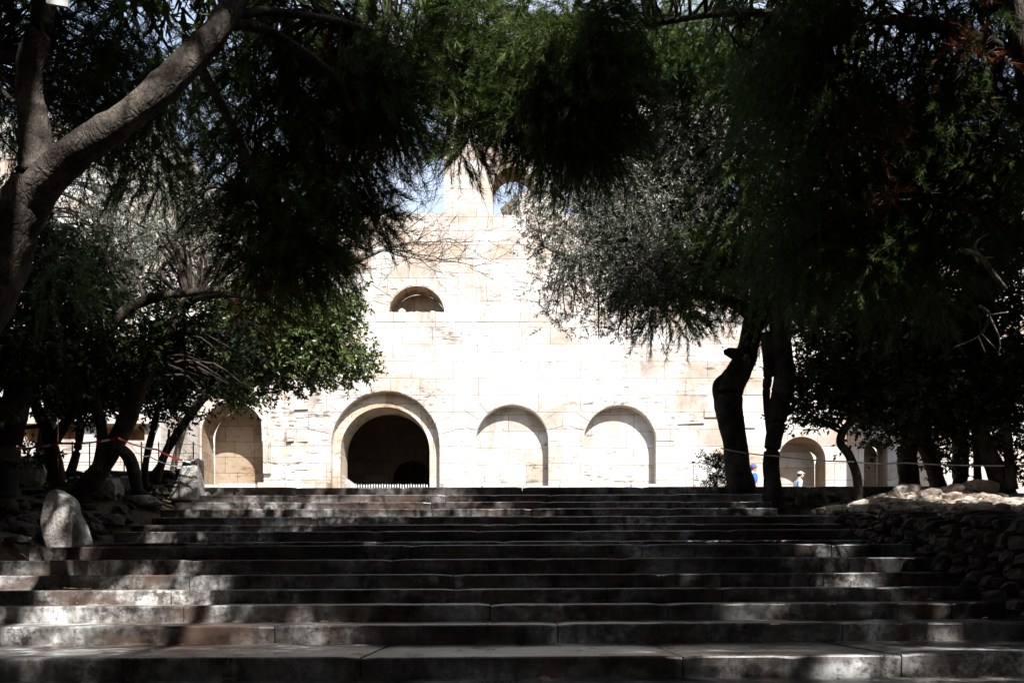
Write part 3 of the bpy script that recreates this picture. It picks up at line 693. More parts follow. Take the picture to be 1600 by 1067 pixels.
# --- big forked pine at the left
pineL = tree('pine_tree', 'big forked grey pine leaning in from the left edge, trunk nearest the viewer',
    [[(-330, 1010, 5.6, 60), (-190, 760, 5.6, 56), (-70, 540, 5.6, 52), (5, 380, 5.6, 44), (52, 290, 5.6, 36), (52, 200, 5.6, 25), (44, 120, 5.6, 21), (66, 20, 5.6, 20), (90, -150, 5.7, 18), (120, -420, 5.9, 14)],
     [(30, 330, 5.6, 34), (80, 272, 5.5, 30), (150, 222, 5.4, 27), (230, 155, 5.4, 25), (300, 85, 5.5, 23), (345, 35, 5.6, 21), (400, -60, 5.9, 19), (520, -260, 6.6, 15), (700, -420, 7.4, 9)],
     [(345, 35, 5.6, 12), (420, 50, 6.1, 9), (520, 120, 6.6, 7), (560, 200, 6.9, 4)],
     [(300, 85, 5.5, 10), (380, 230, 6.4, 8), (420, 330, 7.0, 5), (470, 400, 7.2, 3)],
     [(345, 30, 5.6, 9), (440, 20, 6.2, 7), (600, 60, 7.0, 5), (720, 180, 7.5, 3)],
     [(45, 130, 5.6, 6), (20, 160, 6, 5), (-30, 90, 6.2, 3)]],
    [(240, 60, 8.0, 190, 70, .9, 'pine', 26, 16, .42), (150, 150, 8.4, 130, 70, .8, 'pine', 30, 16, .42), (40, 180, 9.4, 70, 60, .6, 'pine', 10, 14, .42),
     (470, 60, 7.0, 90, 80, .6, 'pine', 22, 18, .36), (440, 190, 7.2, 90, 90, .5, 'pine', 24, 18, .38), (420, 330, 7.3, 75, 90, .5, 'pine', 26, 18, .36),
     (450, 385, 7.3, 70, 38, .4, 'pine', 18, 18, .3), (580, 100, 7.2, 75, 90, .5, 'pine', 28, 18, .36), (590, 170, 7.3, 52, 42, .4, 'pine', 18, 18, .28), (528, 285, 7.4, 40, 40, .4, 'pine', 15, 16, .26),
     (585, 345, 7.5, 28, 8, .15, 'pine', 4, 12, .14),
     (730, 50, 7.6, 60, 80, .45, 'pine', 26, 20, .33), (725, 190, 7.6, 28, 60, .3, 'pine', 12, 12, .2), (650, 10, 7.4, 60, 30, .5, 'pine', 8, 12, .35),
     (280, 230, 9.0, 130, 80, .7, 'pine', 22, 14, .45), (60, 60, 9.2, 110, 80, .8, 'pine', 16, 14, .5), (100, 430, 9.5, 70, 60, .5, 'pine', 6, 12, .4),
     (510, 75, 6.9, 22, 20, .15, 'dead_pine', 3, 8, .16), (405, 470, 7.2, 22, 14, .15, 'dead_pine', 2, 7, .16), (545, 90, 6.95, 10, 15, .1, 'dead_pine', 1, 8, .12), (555, 240, 7.0, 12, 30, .1, 'dead_pine', 2, 6, .12),
     (300, -270, 6.2, 360, 100, 1.8, 'pine_big', 60, 12, .7), (100, -330, 6.0, 500, 130, 2.2, 'pine_big', 70, 12, .8), (500, -400, 6.5, 400, 150, 2.2, 'pine_big', 60, 12, .8)],
    M['pine_bark'], 'pines arching over the steps')
# --- pine at the right edge
pineR = tree('pine_tree', 'tall dark pine rising at the right edge, its crown hung with rusty needles',
    [[(1700, 840, 7.2, 30), (1668, 640, 7.2, 26), (1645, 400, 7.1, 24), (1625, 200, 7.0, 23), (1604, 90, 7.0, 22), (1575, -60, 7.0, 20), (1500, -320, 7.0, 16)],
     [(1600, 90, 7, 10), (1480, 40, 7.3, 7), (1330, 30, 7.8, 8), (1150, 20, 8.4, 6), (1010, 40, 8.8, 4)],
     [(1575, -60, 7, 14), (1350, -120, 7.2, 11), (1100, -90, 7.4, 9), (930, 0, 7.5, 6), (860, 140, 7.6, 4)],
     [(1610, 380, 7.1, 10), (1500, 320, 7.6, 7), (1380, 300, 8, 5), (1280, 360, 8.2, 3)],
     [(1560, 300, 7.3, 5), (1530, 270, 7.4, 5), (1500, 262, 7.5, 3)]],
    [(880, 60, 7.5, 85, 90, .55, 'pine', 34, 20, .38), (890, 155, 7.5, 80, 75, .5, 'pine', 34, 20, .34), (925, 130, 7.6, 60, 100, .5, 'pine', 22, 20, .36), (800, 188, 7.6, 60, 30, .35, 'pine', 12, 12, .22), (790, 130, 7.7, 40, 50, .3, 'pine', 5, 10, .24),
     (1090, -25, 8.4, 140, 30, .6, 'pine', 22, 16, .34), (1210, 130, 9.4, 50, 50, .5, 'pine', 12, 20, .36), (1260, 80, 8.2, 110, 110, .8, 'pine', 34, 18, .42), (1430, 80, 7.8, 120, 110, .8, 'pine', 36, 18, .42),
     (1560, 60, 7.8, 80, 110, .7, 'pine', 22, 18, .42), (1290, 250, 8.4, 110, 110, .6, 'pine', 34, 18, .42), (1430, 260, 8.2, 110, 100, .6, 'pine', 32, 18, .42), (1560, 250, 8.0, 70, 110, .6, 'pine', 22, 18, .42),
     (1400, 410, 8.6, 120, 80, .5, 'pine', 26, 16, .42), (1250, 400, 9, 90, 80, .5, 'pine', 18, 14, .4),
     (1385, 205, 7.5, 25, 18, .2, 'dead_pine', 2, 5, .1), (1390, 312, 7.5, 16, 6, .1, 'dead_pine', 2, 5, .08), (1540, 85, 7.0, 12, 35, .1, 'dead_pine', 3, 5, .08), (1345, 60, 7.3, 12, 12, .1, 'dead_pine', 1, 7, .12), (1530, 55, 7.2, 8, 12, .1, 'dead_pine', 1, 7, .12), (1350, 215, 7.4, 10, 15, .1, 'dead_pine', 1, 6, .12), (1460, 40, 7.4, 60, 40, .2, 'dead_pine', 3, 5, .14),
     (1400, -280, 7.2, 420, 120, 1.8, 'pine_big', 70, 12, .7), (1500, -380, 7, 500, 150, 2.4, 'pine_big', 80, 12, .8), (1000, -340, 7, 350, 120, 2.0, 'pine_big', 60, 12, .8)],
    M['pine_bark'], 'pines arching over the steps', seed=3)

# --- pines beside and behind the viewer whose crowns shade the steps
def shade_pine(x, y, h, blobs, lab):
    def wp(X_, Y_, Z_): return Vector((X_, Y_, Z_))
    z0 = hfun(x, y); root = empty('pine_tree', (x, y, z0), lab, 'tree', 'pines behind the viewer shading the steps')
    t = MB(); q = catmull([[x, y, z0-.1, .34], [x+.2, y, z0+h*.3, .27], [x-.1, y+.3, z0+h*.65, .2], [x+.3, y+.5, z0+h, .08]], 7)
    t.tube([a[:3] for a in q], [a[3] for a in q], 14, .2)
    L_ = Leaves(); tw = MB()
    for (bx, by, bz, rx, ry, rz, nc, ns) in blobs:
        nc = int(nc*SP); rx *= 1.1; ry *= 1.1
        u = rnd_dir(nc)*(RNG.random((nc, 1))**.4); nc_ = 0; cc = np.array([bx, by, bz])+u*np.array([rx, ry, rz])
        w_ = catmull([q[-6], [(q[-6][0]+bx)/2, (q[-6][1]+by)/2, (q[-6][2]+bz)/2+.4, .09], [bx, by, bz, .04]], 5)
        tw.tube([p[:3] for p in w_], [p[3] for p in w_], 7)
        for c in cc[::2]: tw.tube([(bx, by, bz), tuple((np.array([bx, by, bz])+c)/2+np.array([0, 0, .15])), tuple(c)], [.035, .022, .008], 5)
        n = nc*ns; off = rnd_dir(n)*(RNG.random((n, 1))**.5)*.85; pos = cc[np.repeat(np.arange(nc), ns)]+off
        pos = pos[keep(pos, .10)]; pine_sprays(L_, pos, unit(rnd_dir(len(pos))+np.array([0, 0, -.3])), .42, 34, .17, .016)
    tk = t.build('trunk', M['pine_bark'], root, True); tw.build('branches', M['pine_bark'], tk, True); L_.build('needle_crown', M['pine'], root)
SP=3.2
shade_pine(7.5, -1.5, 11, [(5, 1, 9.2, 3.5, 3.2, 1.6, 90, 14), (8, 3.5, 9, 3.2, 3, 1.8, 70, 14), (3, -2.5, 8.6, 3.5, 3, 1.5, 80, 14), (8, -3, 9, 3.5, 3.2, 1.6, 60, 14)], 'tall pine beside the viewer to the right of the steps')
shade_pine(-6.5, -2.5, 11, [(-3.5, 0.5, 9.2, 3.5, 3.2, 1.6, 90, 14), (-6.5, 3, 9.2, 3.2, 3, 1.8, 70, 14), (-1, -2.5, 8.6, 3.5, 3, 1.5, 80, 14), (-6, -3, 9, 3.2, 3, 1.5, 60, 14)], 'tall pine beside the viewer to the left of the steps')
shade_pine(1.5, -7.5, 12, [(1, 2, 9.8, 3.5, 3, 1.4, 90, 14), (1.5, -5, 9, 4, 3, 2, 80, 12), (4.5, 5.5, 9.6, 3.2, 2.6, 1.3, 70, 14), (-2.5, 5.5, 9.8, 3.2, 2.6, 1.3, 70, 14)], 'tall pine standing behind the viewer in the middle')
shade_pine(6, -9.5, 12, [(6, -7, 9.5, 4, 3, 1.6, 60, 14), (9, -10, 9, 4, 3, 1.8, 50, 14), (12, -4, 9.5, 3, 3.5, 2, 50, 14), (11.5, 1.5, 10, 2.5, 3.5, 2, 50, 14)], 'tall pine standing behind the viewer to the right')
shade_pine(-5, -9.5, 12, [(-5, -7, 9.5, 4, 3, 1.6, 60, 14), (-9, -8, 9, 4, 3, 1.8, 50, 14), (-10.5, -2, 9.5, 3, 3.5, 2, 50, 14), (-10.5, 2.5, 10, 2.5, 3.5, 2, 50, 14), (0, -10, 9.5, 4, 2.5, 1.8, 50, 14)], 'tall pine standing behind the viewer to the left')
shade_pine(10.5, 7, 12, [(9, 6.5, 9.5, 3, 3, 2, 80, 14), (5.5, 9, 11, 3.2, 2.4, 1.6, 70, 14), (10, 10.5, 10, 3, 3, 2.4, 70, 14), (7.6, 8, 8, 2, 2.5, 1.4, 50, 14)], 'tall pine on the bank to the right of the steps')
shade_pine(-9.5, 7, 12, [(-8.5, 6.5, 9.5, 3, 3, 2, 70, 14), (-5.5, 9, 11, 3, 2.4, 1.6, 60, 14), (-10, 10.5, 10, 3, 3, 2.4, 60, 14)], 'tall pine on the bank to the left of the steps')

def thicket(x, y, rx, ry, rz, n, lab):  # unseen foliage added to keep low sky light off the steps
    z0 = hfun(x, y); root = empty('sky_blocking_bush', (x, y, z0), lab, 'bush', 'unseen evergreen thickets added around the viewer to block sky light')
    L_ = Leaves(); t = MB(); u = rnd_dir(n)*(RNG.random((n, 1))**.5)
    c = np.array([x, y, z0+rz*.9])+u*np.array([rx, ry, rz]); c = c[keep(c, .2)]
    for k in range(7):
        q = c[RNG.integers(len(c))]; t.tube([(x+random.uniform(-.4, .4), y+random.uniform(-.4, .4), z0-.1), tuple((q+np.array([x, y, z0]))/2+np.array([0, 0, .5])), tuple(q)], [.1, .06, .015], 7)
    leaf_sprays(L_, c, unit(rnd_dir(len(c))), .5, 14, .2, .1, None)
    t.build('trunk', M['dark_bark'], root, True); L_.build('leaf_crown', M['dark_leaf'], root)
for i in range(9):
    a = -1.25+i*2.5/8; thicket(math.sin(a)*13, -4-math.cos(a)*9, 3.0, 2.2, 7.2, 4200, 'unseen dark evergreen thicket added around the viewer to block sky light')
for (x_, y_) in [(12.5, 0), (12.8, 4.5), (12.6, 9), (12.8, 13), (-12.5, 0), (-12.8, 4.5), (-12.6, 9), (-13, 13)]:
    thicket(x_, y_, 2.0, 3.2, 6.8, 3600, 'unseen dark evergreen thicket added around the viewer to block sky light')

# --- centre right: crooked pine trunk with stubs
t3 = tree('pine_tree', 'crooked thick trunk with sawn stubs at the top right end of the steps',
    [[(1158, 780, 13.3, 24), (1155, 750, 13.3, 21), (1147, 700, 13.3, 19), (1138, 650, 13.3, 19.5), (1140, 612, 13.3, 23), (1160, 575, 13.3, 19), (1170, 540, 13.3, 16), (1177, 500, 13.3, 17), (1205, 450, 13.3, 16), (1235, 380, 13.2, 15), (1270, 260, 13, 10)],
     [(1166, 560, 13.3, 13), (1150, 554, 13.2, 9), (1137, 550, 13.2, 6), (1135, 549, 13.2, 3)], [(1134, 635, 13.3, 13), (1123, 618, 13.3, 8), (1122, 600, 13.3, 7), (1130, 589, 13.3, 5), (1132, 587, 13.3, 2)],
     [(1190, 505, 13.3, 13), (1150, 478, 13.2, 9), (1115, 462, 13.1, 8), (1080, 460, 13, 6), (1030, 430, 12.9, 4), (980, 400, 12.8, 3)],
     [(1110, 462, 13.1, 4), (1112, 440, 13, 3), (1095, 410, 12.9, 2)], [(1215, 440, 13.2, 10), (1300, 360, 13.2, 8), (1380, 300, 13.2, 5)], [(1265, 280, 13, 9), (1230, 200, 12.6, 7), (1160, 130, 12.1, 5), (1090, 100, 11.9, 3)]],
    [(1030, 75, 11.8, 75, 42, .5, 'pine_free', 34, 24, .38), (1145, 85, 11.8, 70, 48, .5, 'pine_free', 36, 24, .38), (1230, 70, 11.8, 50, 60, .5, 'pine_free', 20, 20, .38), (1060, 470, 12.9, 60, 35, .5, 'pine_far', 14, 11, .36), (1080, 400, 13, 90, 60, .7, 'pine_far', 36, 16, .42), (1180, 380, 13.2, 90, 90, .9, 'pine_far', 34, 16, .5), (1130, 300, 13.2, 80, 90, .9, 'pine_far', 26, 16, .5),
     (1290, 400, 13.2, 90, 110, 1, 'pine_far', 32, 16, .5), (1240, 250, 13.2, 110, 90, 1, 'pine_far', 32, 16, .5), (1205, 470, 13.2, 50, 35, .5, 'pine_far', 12, 12, .36), (1150, 200, 13.4, 90, 60, .9, 'pine_far', 16, 14, .5), (1132, 505, 13, 6, 14, .1, 'pine_far', 1, 5, .15)],
    M['dark_bark'], seed=5)
# --- second trunk: olive
t4 = tree('olive_tree', 'silvery olive with a dark split trunk just right of the crooked thick trunk',
    [[(1212, 800, 12.9, 17), (1205, 745, 12.9, 13), (1207, 700, 12.9, 12.5), (1215, 650, 12.9, 15), (1224, 600, 12.9, 16), (1220, 540, 12.9, 16), (1208, 480, 12.9, 13), (1170, 400, 12.8, 10), (1100, 330, 12.6, 8)],
     [(1204, 680, 12.95, 7), (1199, 645, 12.95, 5.5), (1198, 610, 12.95, 6), (1202, 570, 12.95, 9), (1200, 520, 12.95, 12)],
     [(1180, 420, 12.8, 7), (1090, 410, 12.6, 6), (1000, 405, 12.5, 4.5), (930, 398, 12.5, 3.5), (890, 402, 12.5, 2.5), (850, 385, 12.5, 1.6)],
     [(1100, 330, 12.6, 5), (1020, 270, 12.5, 4), (960, 220, 12.5, 3), (900, 200, 12.5, 2)], [(1000, 405, 12.5, 3.5), (930, 340, 12.5, 2.5), (860, 300, 12.4, 2)]],
    [(960, 250, 12.6, 90, 80, .8, 'olive', 66, 22, .38), (1050, 220, 12.7, 90, 80, .8, 'olive', 60, 22, .38), (880, 340, 12.5, 60, 60, .6, 'olive', 26, 11, .3), (985, 360, 12.7, 90, 70, .7, 'olive', 70, 24, .36),
     (1060, 330, 12.9, 80, 90, .8, 'olive', 60, 24, .38), (900, 440, 12.5, 65, 50, .5, 'olive', 30, 10, .26), (1000, 450, 12.6, 60, 40, .5, 'olive', 40, 20, .3), (850, 400, 12.5, 40, 50, .4, 'olive', 11, 7, .24), (820, 340, 12.5, 18, 30, .3, 'olive', 4, 6, .2),
     (890, 260, 12.6, 50, 60, .5, 'olive', 16, 10, .3), (965, 515, 12.6, 50, 15, .3, 'olive', 8, 6, .2), (880, 500, 12.6, 35, 14, .3, 'olive', 5, 4, .2), (1050, 150, 12.8, 60, 25, .4, 'olive', 9, 12, .3)],
    M['dark_bark'], seed=6)
# --- right hand grove
grove = [('thin crooked little tree standing on the edge of the rubble heap', [[(1342, 785, 12.6, 7), (1338, 745, 12.6, 7), (1326, 712, 12.6, 6.5), (1312, 692, 12.6, 6.5), (1318, 672, 12.6, 6), (1330, 655, 12.6, 6), (1340, 600, 12.6, 4), (1350, 540, 12.7, 3)]],
          [(1290, 600, 12.8, 60, 60, .5, 'dark_leaf', 26, 12, .3), (1360, 620, 12.8, 60, 60, .5, 'dark_leaf', 28, 14, .32), (1265, 640, 12.8, 40, 25, .3, 'dark_leaf', 10, 8, .24), (1340, 530, 12.9, 100, 60, .6, 'dark_leaf', 32, 14, .36)]),
         ('stout dark trunk behind the highest stone of the rubble heap', [[(1420, 775, 13.6, 18), (1420, 740, 13.6, 15), (1418, 700, 13.6, 15), (1430, 650, 13.6, 14), (1440, 560, 13.6, 11), (1450, 440, 13.6, 8)], [(1425, 690, 13.6, 8), (1400, 630, 13.5, 6), (1370, 560, 13.4, 4)]],
          [(1420, 610, 13.5, 70, 60, .6, 'dark_leaf', 34, 15, .36), (1440, 500, 13.5, 100, 80, .7, 'dark_leaf', 46, 15, .4), (1400, 380, 13.6, 110, 90, .8, 'dark_leaf', 40, 14, .45), (1400, 680, 13.4, 40, 16, .3, 'dark_leaf', 8, 8, .22)]),
         ('dark trunk leaning right beside the stout one on the right bank', [[(1468, 770, 13.9, 13), (1460, 735, 13.9, 11), (1446, 695, 13.9, 12), (1440, 640, 13.9, 9), (1470, 540, 13.9, 7)]],
          [(1470, 690, 13.8, 45, 30, .4, 'dark_leaf', 12, 7, .24), (1500, 640, 13.8, 60, 50, .5, 'dark_leaf', 30, 14, .34), (1500, 560, 13.8, 80, 60, .6, 'dark_leaf', 34, 14, .4), (1490, 725, 13.6, 20, 14, .2, 'dark_leaf', 4, 6, .18)]),
         ('slim straight dark trunk second from the right edge', [[(1530, 765, 13.4, 6), (1527, 720, 13.4, 5.5), (1524, 660, 13.4, 6), (1530, 580, 13.4, 5), (1540, 480, 13.4, 3)]],
          [(1540, 600, 13.4, 60, 60, .5, 'dark_leaf', 30, 14, .34), (1550, 480, 13.4, 80, 70, .6, 'dark_leaf', 34, 14, .4), (1560, 350, 13.4, 80, 90, .8, 'dark_leaf', 34, 14, .42)]),
         ('thick leaning dark trunk at the far right behind the rubble', [[(1570, 775, 13.2, 18), (1556, 735, 13.2, 13), (1542, 700, 13.2, 12), (1532, 660, 13.2, 10), (1545, 580, 13.3, 7)], [(1583, 765, 13, 9), (1578, 720, 13, 7), (1572, 660, 13, 7), (1585, 560, 13, 5)]],
          [(1585, 690, 13.2, 30, 50, .4, 'dark_leaf', 12, 10, .28), (1590, 590, 13.2, 50, 70, .5, 'dark_leaf', 26, 14, .36), (1550, 660, 13.2, 30, 25, .3, 'dark_leaf', 9, 10, .24), (1590, 745, 13.2, 12, 20, .2, 'dark_leaf', 3, 7, .16)])]
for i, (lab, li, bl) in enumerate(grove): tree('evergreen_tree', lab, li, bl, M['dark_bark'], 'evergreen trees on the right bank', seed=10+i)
# --- left hand grove
lg = [('thick dark trunk at the extreme left edge behind the pine', [[(-2, 800, 10.5, 26), (6, 720, 10.5, 22), (22, 650, 10.5, 20), (36, 590, 10.5, 18), (60, 500, 10.6, 12), (90, 420, 10.8, 8)], [(30, 610, 10.5, 12), (-20, 540, 10.4, 10), (-60, 440, 10.4, 8)]],
        [(30, 560, 10.6, 90, 70, .7, 'dark_leaf', 44, 15, .34), (60, 450, 10.8, 100, 80, .8, 'dark_leaf', 44, 14, .38), (20, 340, 11, 70, 90, .7, 'olive', 22, 12, .34)]),
       ('forked dark trunk between the left edge and the red tape drop', [[(92, 775, 12.6, 13), (88, 735, 12.6, 12), (80, 700, 12.6, 11), (72, 668, 12.6, 10), (58, 640, 12.6, 8), (50, 580, 12.6, 6)], [(84, 690, 12.6, 9), (108, 650, 12.6, 8), (130, 600, 12.6, 7), (170, 500, 12.6, 4)], [(60, 665, 12.5, 4), (40, 668, 12.5, 3), (34, 672, 12.5, 2)]],
        [(100, 590, 12.7, 80, 50, .6, 'dark_leaf', 36, 15, .36), (50, 710, 12.6, 18, 22, .2, 'dark_leaf', 4, 6, .14), (130, 480, 12.8, 100, 90, .8, 'dark_leaf', 50, 13, .4), (180, 350, 13, 110, 90, .8, 'olive', 42, 12, .4)]),
       ('slim dark trunk leaning right behind the red tape', [[(108, 742, 13.2, 7), (120, 700, 13.2, 6), (126, 660, 13.2, 6), (122, 640, 13.2, 5), (130, 590, 13.2, 4)]],
        [(160, 600, 13.3, 60, 40, .5, 'dark_leaf', 24, 14, .34), (120, 640, 13.3, 30, 14, .3, 'dark_leaf', 6, 8, .22)]),
       ('thick trunk leaning right, with long arching limbs under the foliage', [[(112, 785, 11.6, 17), (138, 755, 11.6, 15), (168, 715, 11.6, 14), (190, 670, 11.6, 14), (212, 620, 11.6, 13), (245, 560, 11.6, 10), (275, 500, 11.6, 8), (300, 470, 11.6, 6), (350, 460, 11.5, 5), (420, 470, 11.5, 3)],
         [(150, 560, 11.2, 9), (165, 520, 11.2, 9), (205, 480, 11.2, 8), (260, 462, 11.2, 7), (340, 452, 11.2, 5)], [(150, 740, 11.5, 9), (160, 690, 11.5, 8), (152, 640, 11.4, 8), (140, 600, 11.3, 8), (150, 555, 11.2, 8)], [(185, 700, 11.6, 9), (205, 720, 11.6, 10), (216, 770, 11.6, 9)]],
        [(220, 570, 11.8, 90, 50, .6, 'dark_leaf', 40, 14, .34), (300, 540, 11.9, 80, 60, .6, 'dark_leaf', 40, 14, .34), (280, 400, 12.2, 110, 80, .8, 'olive', 44, 12, .4), (330, 600, 12, 70, 30, .4, 'dark_leaf', 20, 12, .28)]),
       ('slender dark trunk beside the grey wedge of stone', [[(232, 775, 12.9, 6), (226, 740, 12.9, 5), (232, 700, 12.9, 5), (240, 665, 12.9, 5), (250, 620, 13, 3)], [(236, 742, 12.9, 3), (252, 720, 12.9, 3), (262, 690, 12.9, 2.5), (264, 670, 12.9, 2)]],
        [(250, 620, 13, 50, 30, .4, 'dark_leaf', 18, 12, .3)]),
       ('slanting trunk whose bright green crown hangs over the small brown arch', [[(243, 755, 13.4, 6), (256, 715, 13.4, 6), (275, 680, 13.4, 6.5), (300, 645, 13.6, 6), (350, 590, 14, 5), (430, 540, 14.4, 4), (500, 520, 14.6, 3)]],
        [(470, 500, 14.6, 85, 50, .9, 'laurel', 80, 22, .34), (400, 520, 14.4, 80, 60, .8, 'laurel', 70, 20, .36), (520, 545, 14.6, 50, 50, .6, 'laurel', 30, 16, .3), (555, 570, 14.6, 20, 14, .3, 'laurel', 5, 8, .2), (530, 470, 14.7, 30, 30, .4, 'laurel', 10, 12, .28),
         (430, 575, 14.4, 80, 30, .5, 'laurel', 34, 14, .3), (350, 590, 14.2, 60, 40, .5, 'laurel', 28, 14, .32), (370, 620, 14, 40, 12, .3, 'laurel', 10, 8, .2), (500, 595, 14.5, 40, 10, .3, 'laurel', 6, 7, .2)])]
for i, (lab, li, bl) in enumerate(lg): tree('evergreen_tree', lab, li, bl, M['dark_bark'], 'evergreen trees on the left bank', seed=20+i)
# --- grey-leaved mass filling in behind on the left
tree('olive_tree', 'tall grey-green olive far back on the left behind the evergreens', [[(60, 760, 15.5, 12), (90, 600, 15.5, 10), (150, 420, 15.5, 8), (200, 250, 15.5, 5)], [(120, 500, 15.5, 6), (260, 380, 15.3, 5), (360, 300, 15.2, 3)]],
     [(100, 380, 15.4, 110, 90, .8, 'olive', 34, 13, .45), (250, 300, 15.3, 110, 80, .8, 'olive', 34, 13, .45), (370, 380, 15.2, 80, 90, .7, 'olive', 34, 13, .42), (400, 270, 15.2, 60, 60, .6, 'olive', 14, 10, .4), (80, 220, 15.4, 90, 80, .8, 'olive', 16, 9, .4)], M['dark_bark'], seed=31)
tree('evergreen_tree', 'dense dark evergreen filling the far right background', [[(1500, 760, 15.5, 12), (1490, 600, 15.5, 10), (1450, 400, 15.5, 8), (1420, 200, 15.5, 5)], [(1480, 500, 15.5, 6), (1560, 380, 15.3, 5)]],
     [(1440, 300, 15.4, 140, 110, .9, 'dark_leaf', 60, 14, .5), (1560, 400, 15.3, 90, 120, .9, 'dark_leaf', 44, 14, .5), (1300, 450, 15.4, 90, 80, .8, 'dark_leaf', 34, 14, .45), (1400, 560, 15.2, 120, 50, .7, 'dark_leaf', 36, 14, .42), (1560, 600, 15.3, 80, 60, .7, 'dark_leaf', 28, 14, .42), (1250, 500, 15.4, 50, 40, .6, 'dark_leaf', 10, 12, .4), (1590, 230, 15.3, 70, 110, .9, 'dark_leaf', 44, 14, .5), (1300, 180, 15.3, 120, 90, .9, 'dark_leaf', 44, 14, .5)], M['dark_bark'], 'evergreen trees on the right bank', seed=33)

# --- bare twiggy tree between
def bare_tree():
    root = empty('bare_tree', P(262, 772, 17), 'leafless grey twiggy tree spreading in front of the cream wall', 'tree')
    t = MB(); tw = MB()
    q = [list(P(*p[:3]))+[p[3]*p[2]/F] for p in [(262, 772, 17, 5), (300, 640, 17, 4.5), (400, 500, 17, 3.6), (480, 440, 17, 3), (550, 412, 17, 2.6), (600, 390, 17, 2)]]
    q = catmull(q, 6); t.tube([a[:3] for a in q], [a[3] for a in q], 8, .1)
    def grow(p, d, L_, r, lev):
        pts = [p.copy()]; c = p.copy(); dd = d.copy()
        for i in range(6):
            dd = (dd+Vector([random.gauss(0, .16) for _ in range(3)])+Vector((.03, 0, .02))).normalized(); c = c+dd*L_/6; pts.append(c.copy())
        tw.tube(pts, [max(.0035, r*(1-.11*i)) for i in range(7)], 4, 0, False)
        if lev < 4:
            for i in range(random.choice([3, 4, 5])):
                k = random.randint(2, 6); nd = (dd+Vector((random.gauss(0, .6), random.gauss(0, .5), random.gauss(0, .55)))).normalized()
                grow(pts[k], nd, L_*random.uniform(.5, .8), r*.55, lev+1)
    for (a, b_) in [((600, 390), (670, 400)), ((560, 405), (620, 330)), ((590, 392), (690, 340)), ((520, 440), (590, 300)), ((600, 390), (700, 370)), ((570, 400), (650, 290)), ((500, 480), (560, 360))]:
        A = P(*a, 17); Bq = P(*b_, 17); dv = Bq-A; grow(A, dv.normalized(), dv.length, .022, 1)
    tr_ = t.build('trunk', M['twig'], root, True); tw.build('branches', M['twig'], tr_)
bare_tree()

# --- dead bleached branches on the right
def dead_branch(paths, lab):
    mb_ = MB()
    for p in paths:
        q = catmull([list(P(*a[:3]))+[a[3]*a[2]/F] for a in p], 5); mb_.tube([a[:3] for a in q], [max(.004, a[3]) for a in q], 7, .15)
    return mb_.build('dead_branch', M['dead_wood'], pineR, True)
dead_branch([[(1572, 452, 7.2, 3), (1550, 425, 7.1, 4), (1530, 400, 7.0, 4), (1500, 390, 7.0, 3)], [(1528, 400, 7, 2.5), (1525, 380, 7, 2), (1545, 365, 7, 1)], [(1535, 404, 7, 1.5), (1552, 402, 7, 1)]], '')
dead_branch([[(1490, 543, 7.4, 1.2), (1530, 525, 7.3, 1.8), (1546, 492, 7.2, 2), (1530, 478, 7.2, 1.4)], [(1546, 492, 7.2, 1.5), (1575, 488, 7.2, 1)], [(1546, 494, 7.2, 1.5), (1562, 530, 7.2, 1.2), (1560, 555, 7.2, .8)], [(1528, 525, 7.3, 1.3), (1540, 552, 7.3, .9)], [(1532, 520, 7.3, 1), (1556, 545, 7.3, .8)]], '')
dead_branch([[(1150, 465, 10, 1.2), (1190, 440, 10, 1.5), (1230, 432, 10, 1.2)], [(1500, 372, 7.6, 1), (1520, 358, 7.5, 1.4), (1530, 330, 7.5, 1)]], '')

# ------------------------------------------------------------------ shrub and flower by the crooked trunk
sh = empty('shrub', P(1122, 765, 13.7), 'small dark shrub at the left foot of the crooked thick trunk', 'shrub')
L_ = Leaves(); sb = Leaves(); cc = np.array([list(P(random.gauss(1120, 12), random.uniform(712, 765), random.uniform(13.5, 13.9))) for _ in range(50)])
pos = np.repeat(cc, 5, 0)+RNG.normal(size=(250, 3))*.05; leaf_sprays(L_, pos, unit(rnd_dir(250)+np.array([0, 0, .5])), .16, 12, .05, .016, sb)
L_.build('leaves', M['dark_leaf'], sh); sb.build('stems', M['twig'], sh)
fl = empty('dried_flower', P(1083, 762, 13.6), 'single dry thistle head on a thin stalk left of the shrub', 'flower')
b = MB(); b.tube([P(1084, 764, 13.6), P(1084, 745, 13.6), P(1083, 724, 13.6)], [.006, .005, .005], 6); b.build('stalk', M['twig'], fl)
b = MB(); rock_mesh(b, P(1083.5, 722, 13.6), .035, .03, .02, 3, 2, .3); b.build('flower_head', M['petal'], fl)

# ------------------------------------------------------------------ fallen needles and leaves on the steps
vs = []; fs = []
for i in range(5200):
    k = random.randint(6, len(STEPS)-2); d0, z0 = STEPS[k]; d1 = STEPS[k+1][0]
    x_ = random.uniform(-5, 4.2); back = random.random() < .7
    y_ = d1-random.expovariate(14)-.01 if back else random.uniform(d0+.02, d1-.02)
    if y_ < d0+.02: continue
    if noise.noise(Vector((x_*1.3, k*4, 0))) < -.1 and random.random() < .8: continue
    sl_ = float(np.interp(d0, [5, 13.4], [.0055, .0022])); a_ = random.uniform(0, 6.28); L0, w0 = random.choice([(.045, .0018), (.05, .0018), (.022, .008)])
    z_ = z0+sl_*x_+.016+random.random()*.012; dx, dy = math.cos(a_), math.sin(a_); q = len(vs)
    vs += [(x_-dx*L0, y_-dy*L0, z_), (x_-dy*w0, y_+dx*w0, z_+.004), (x_+dx*L0, y_+dy*L0, z_+.002), (x_+dy*w0, y_-dx*w0, z_+.001)]; fs.append((q, q+1, q+2, q+3))
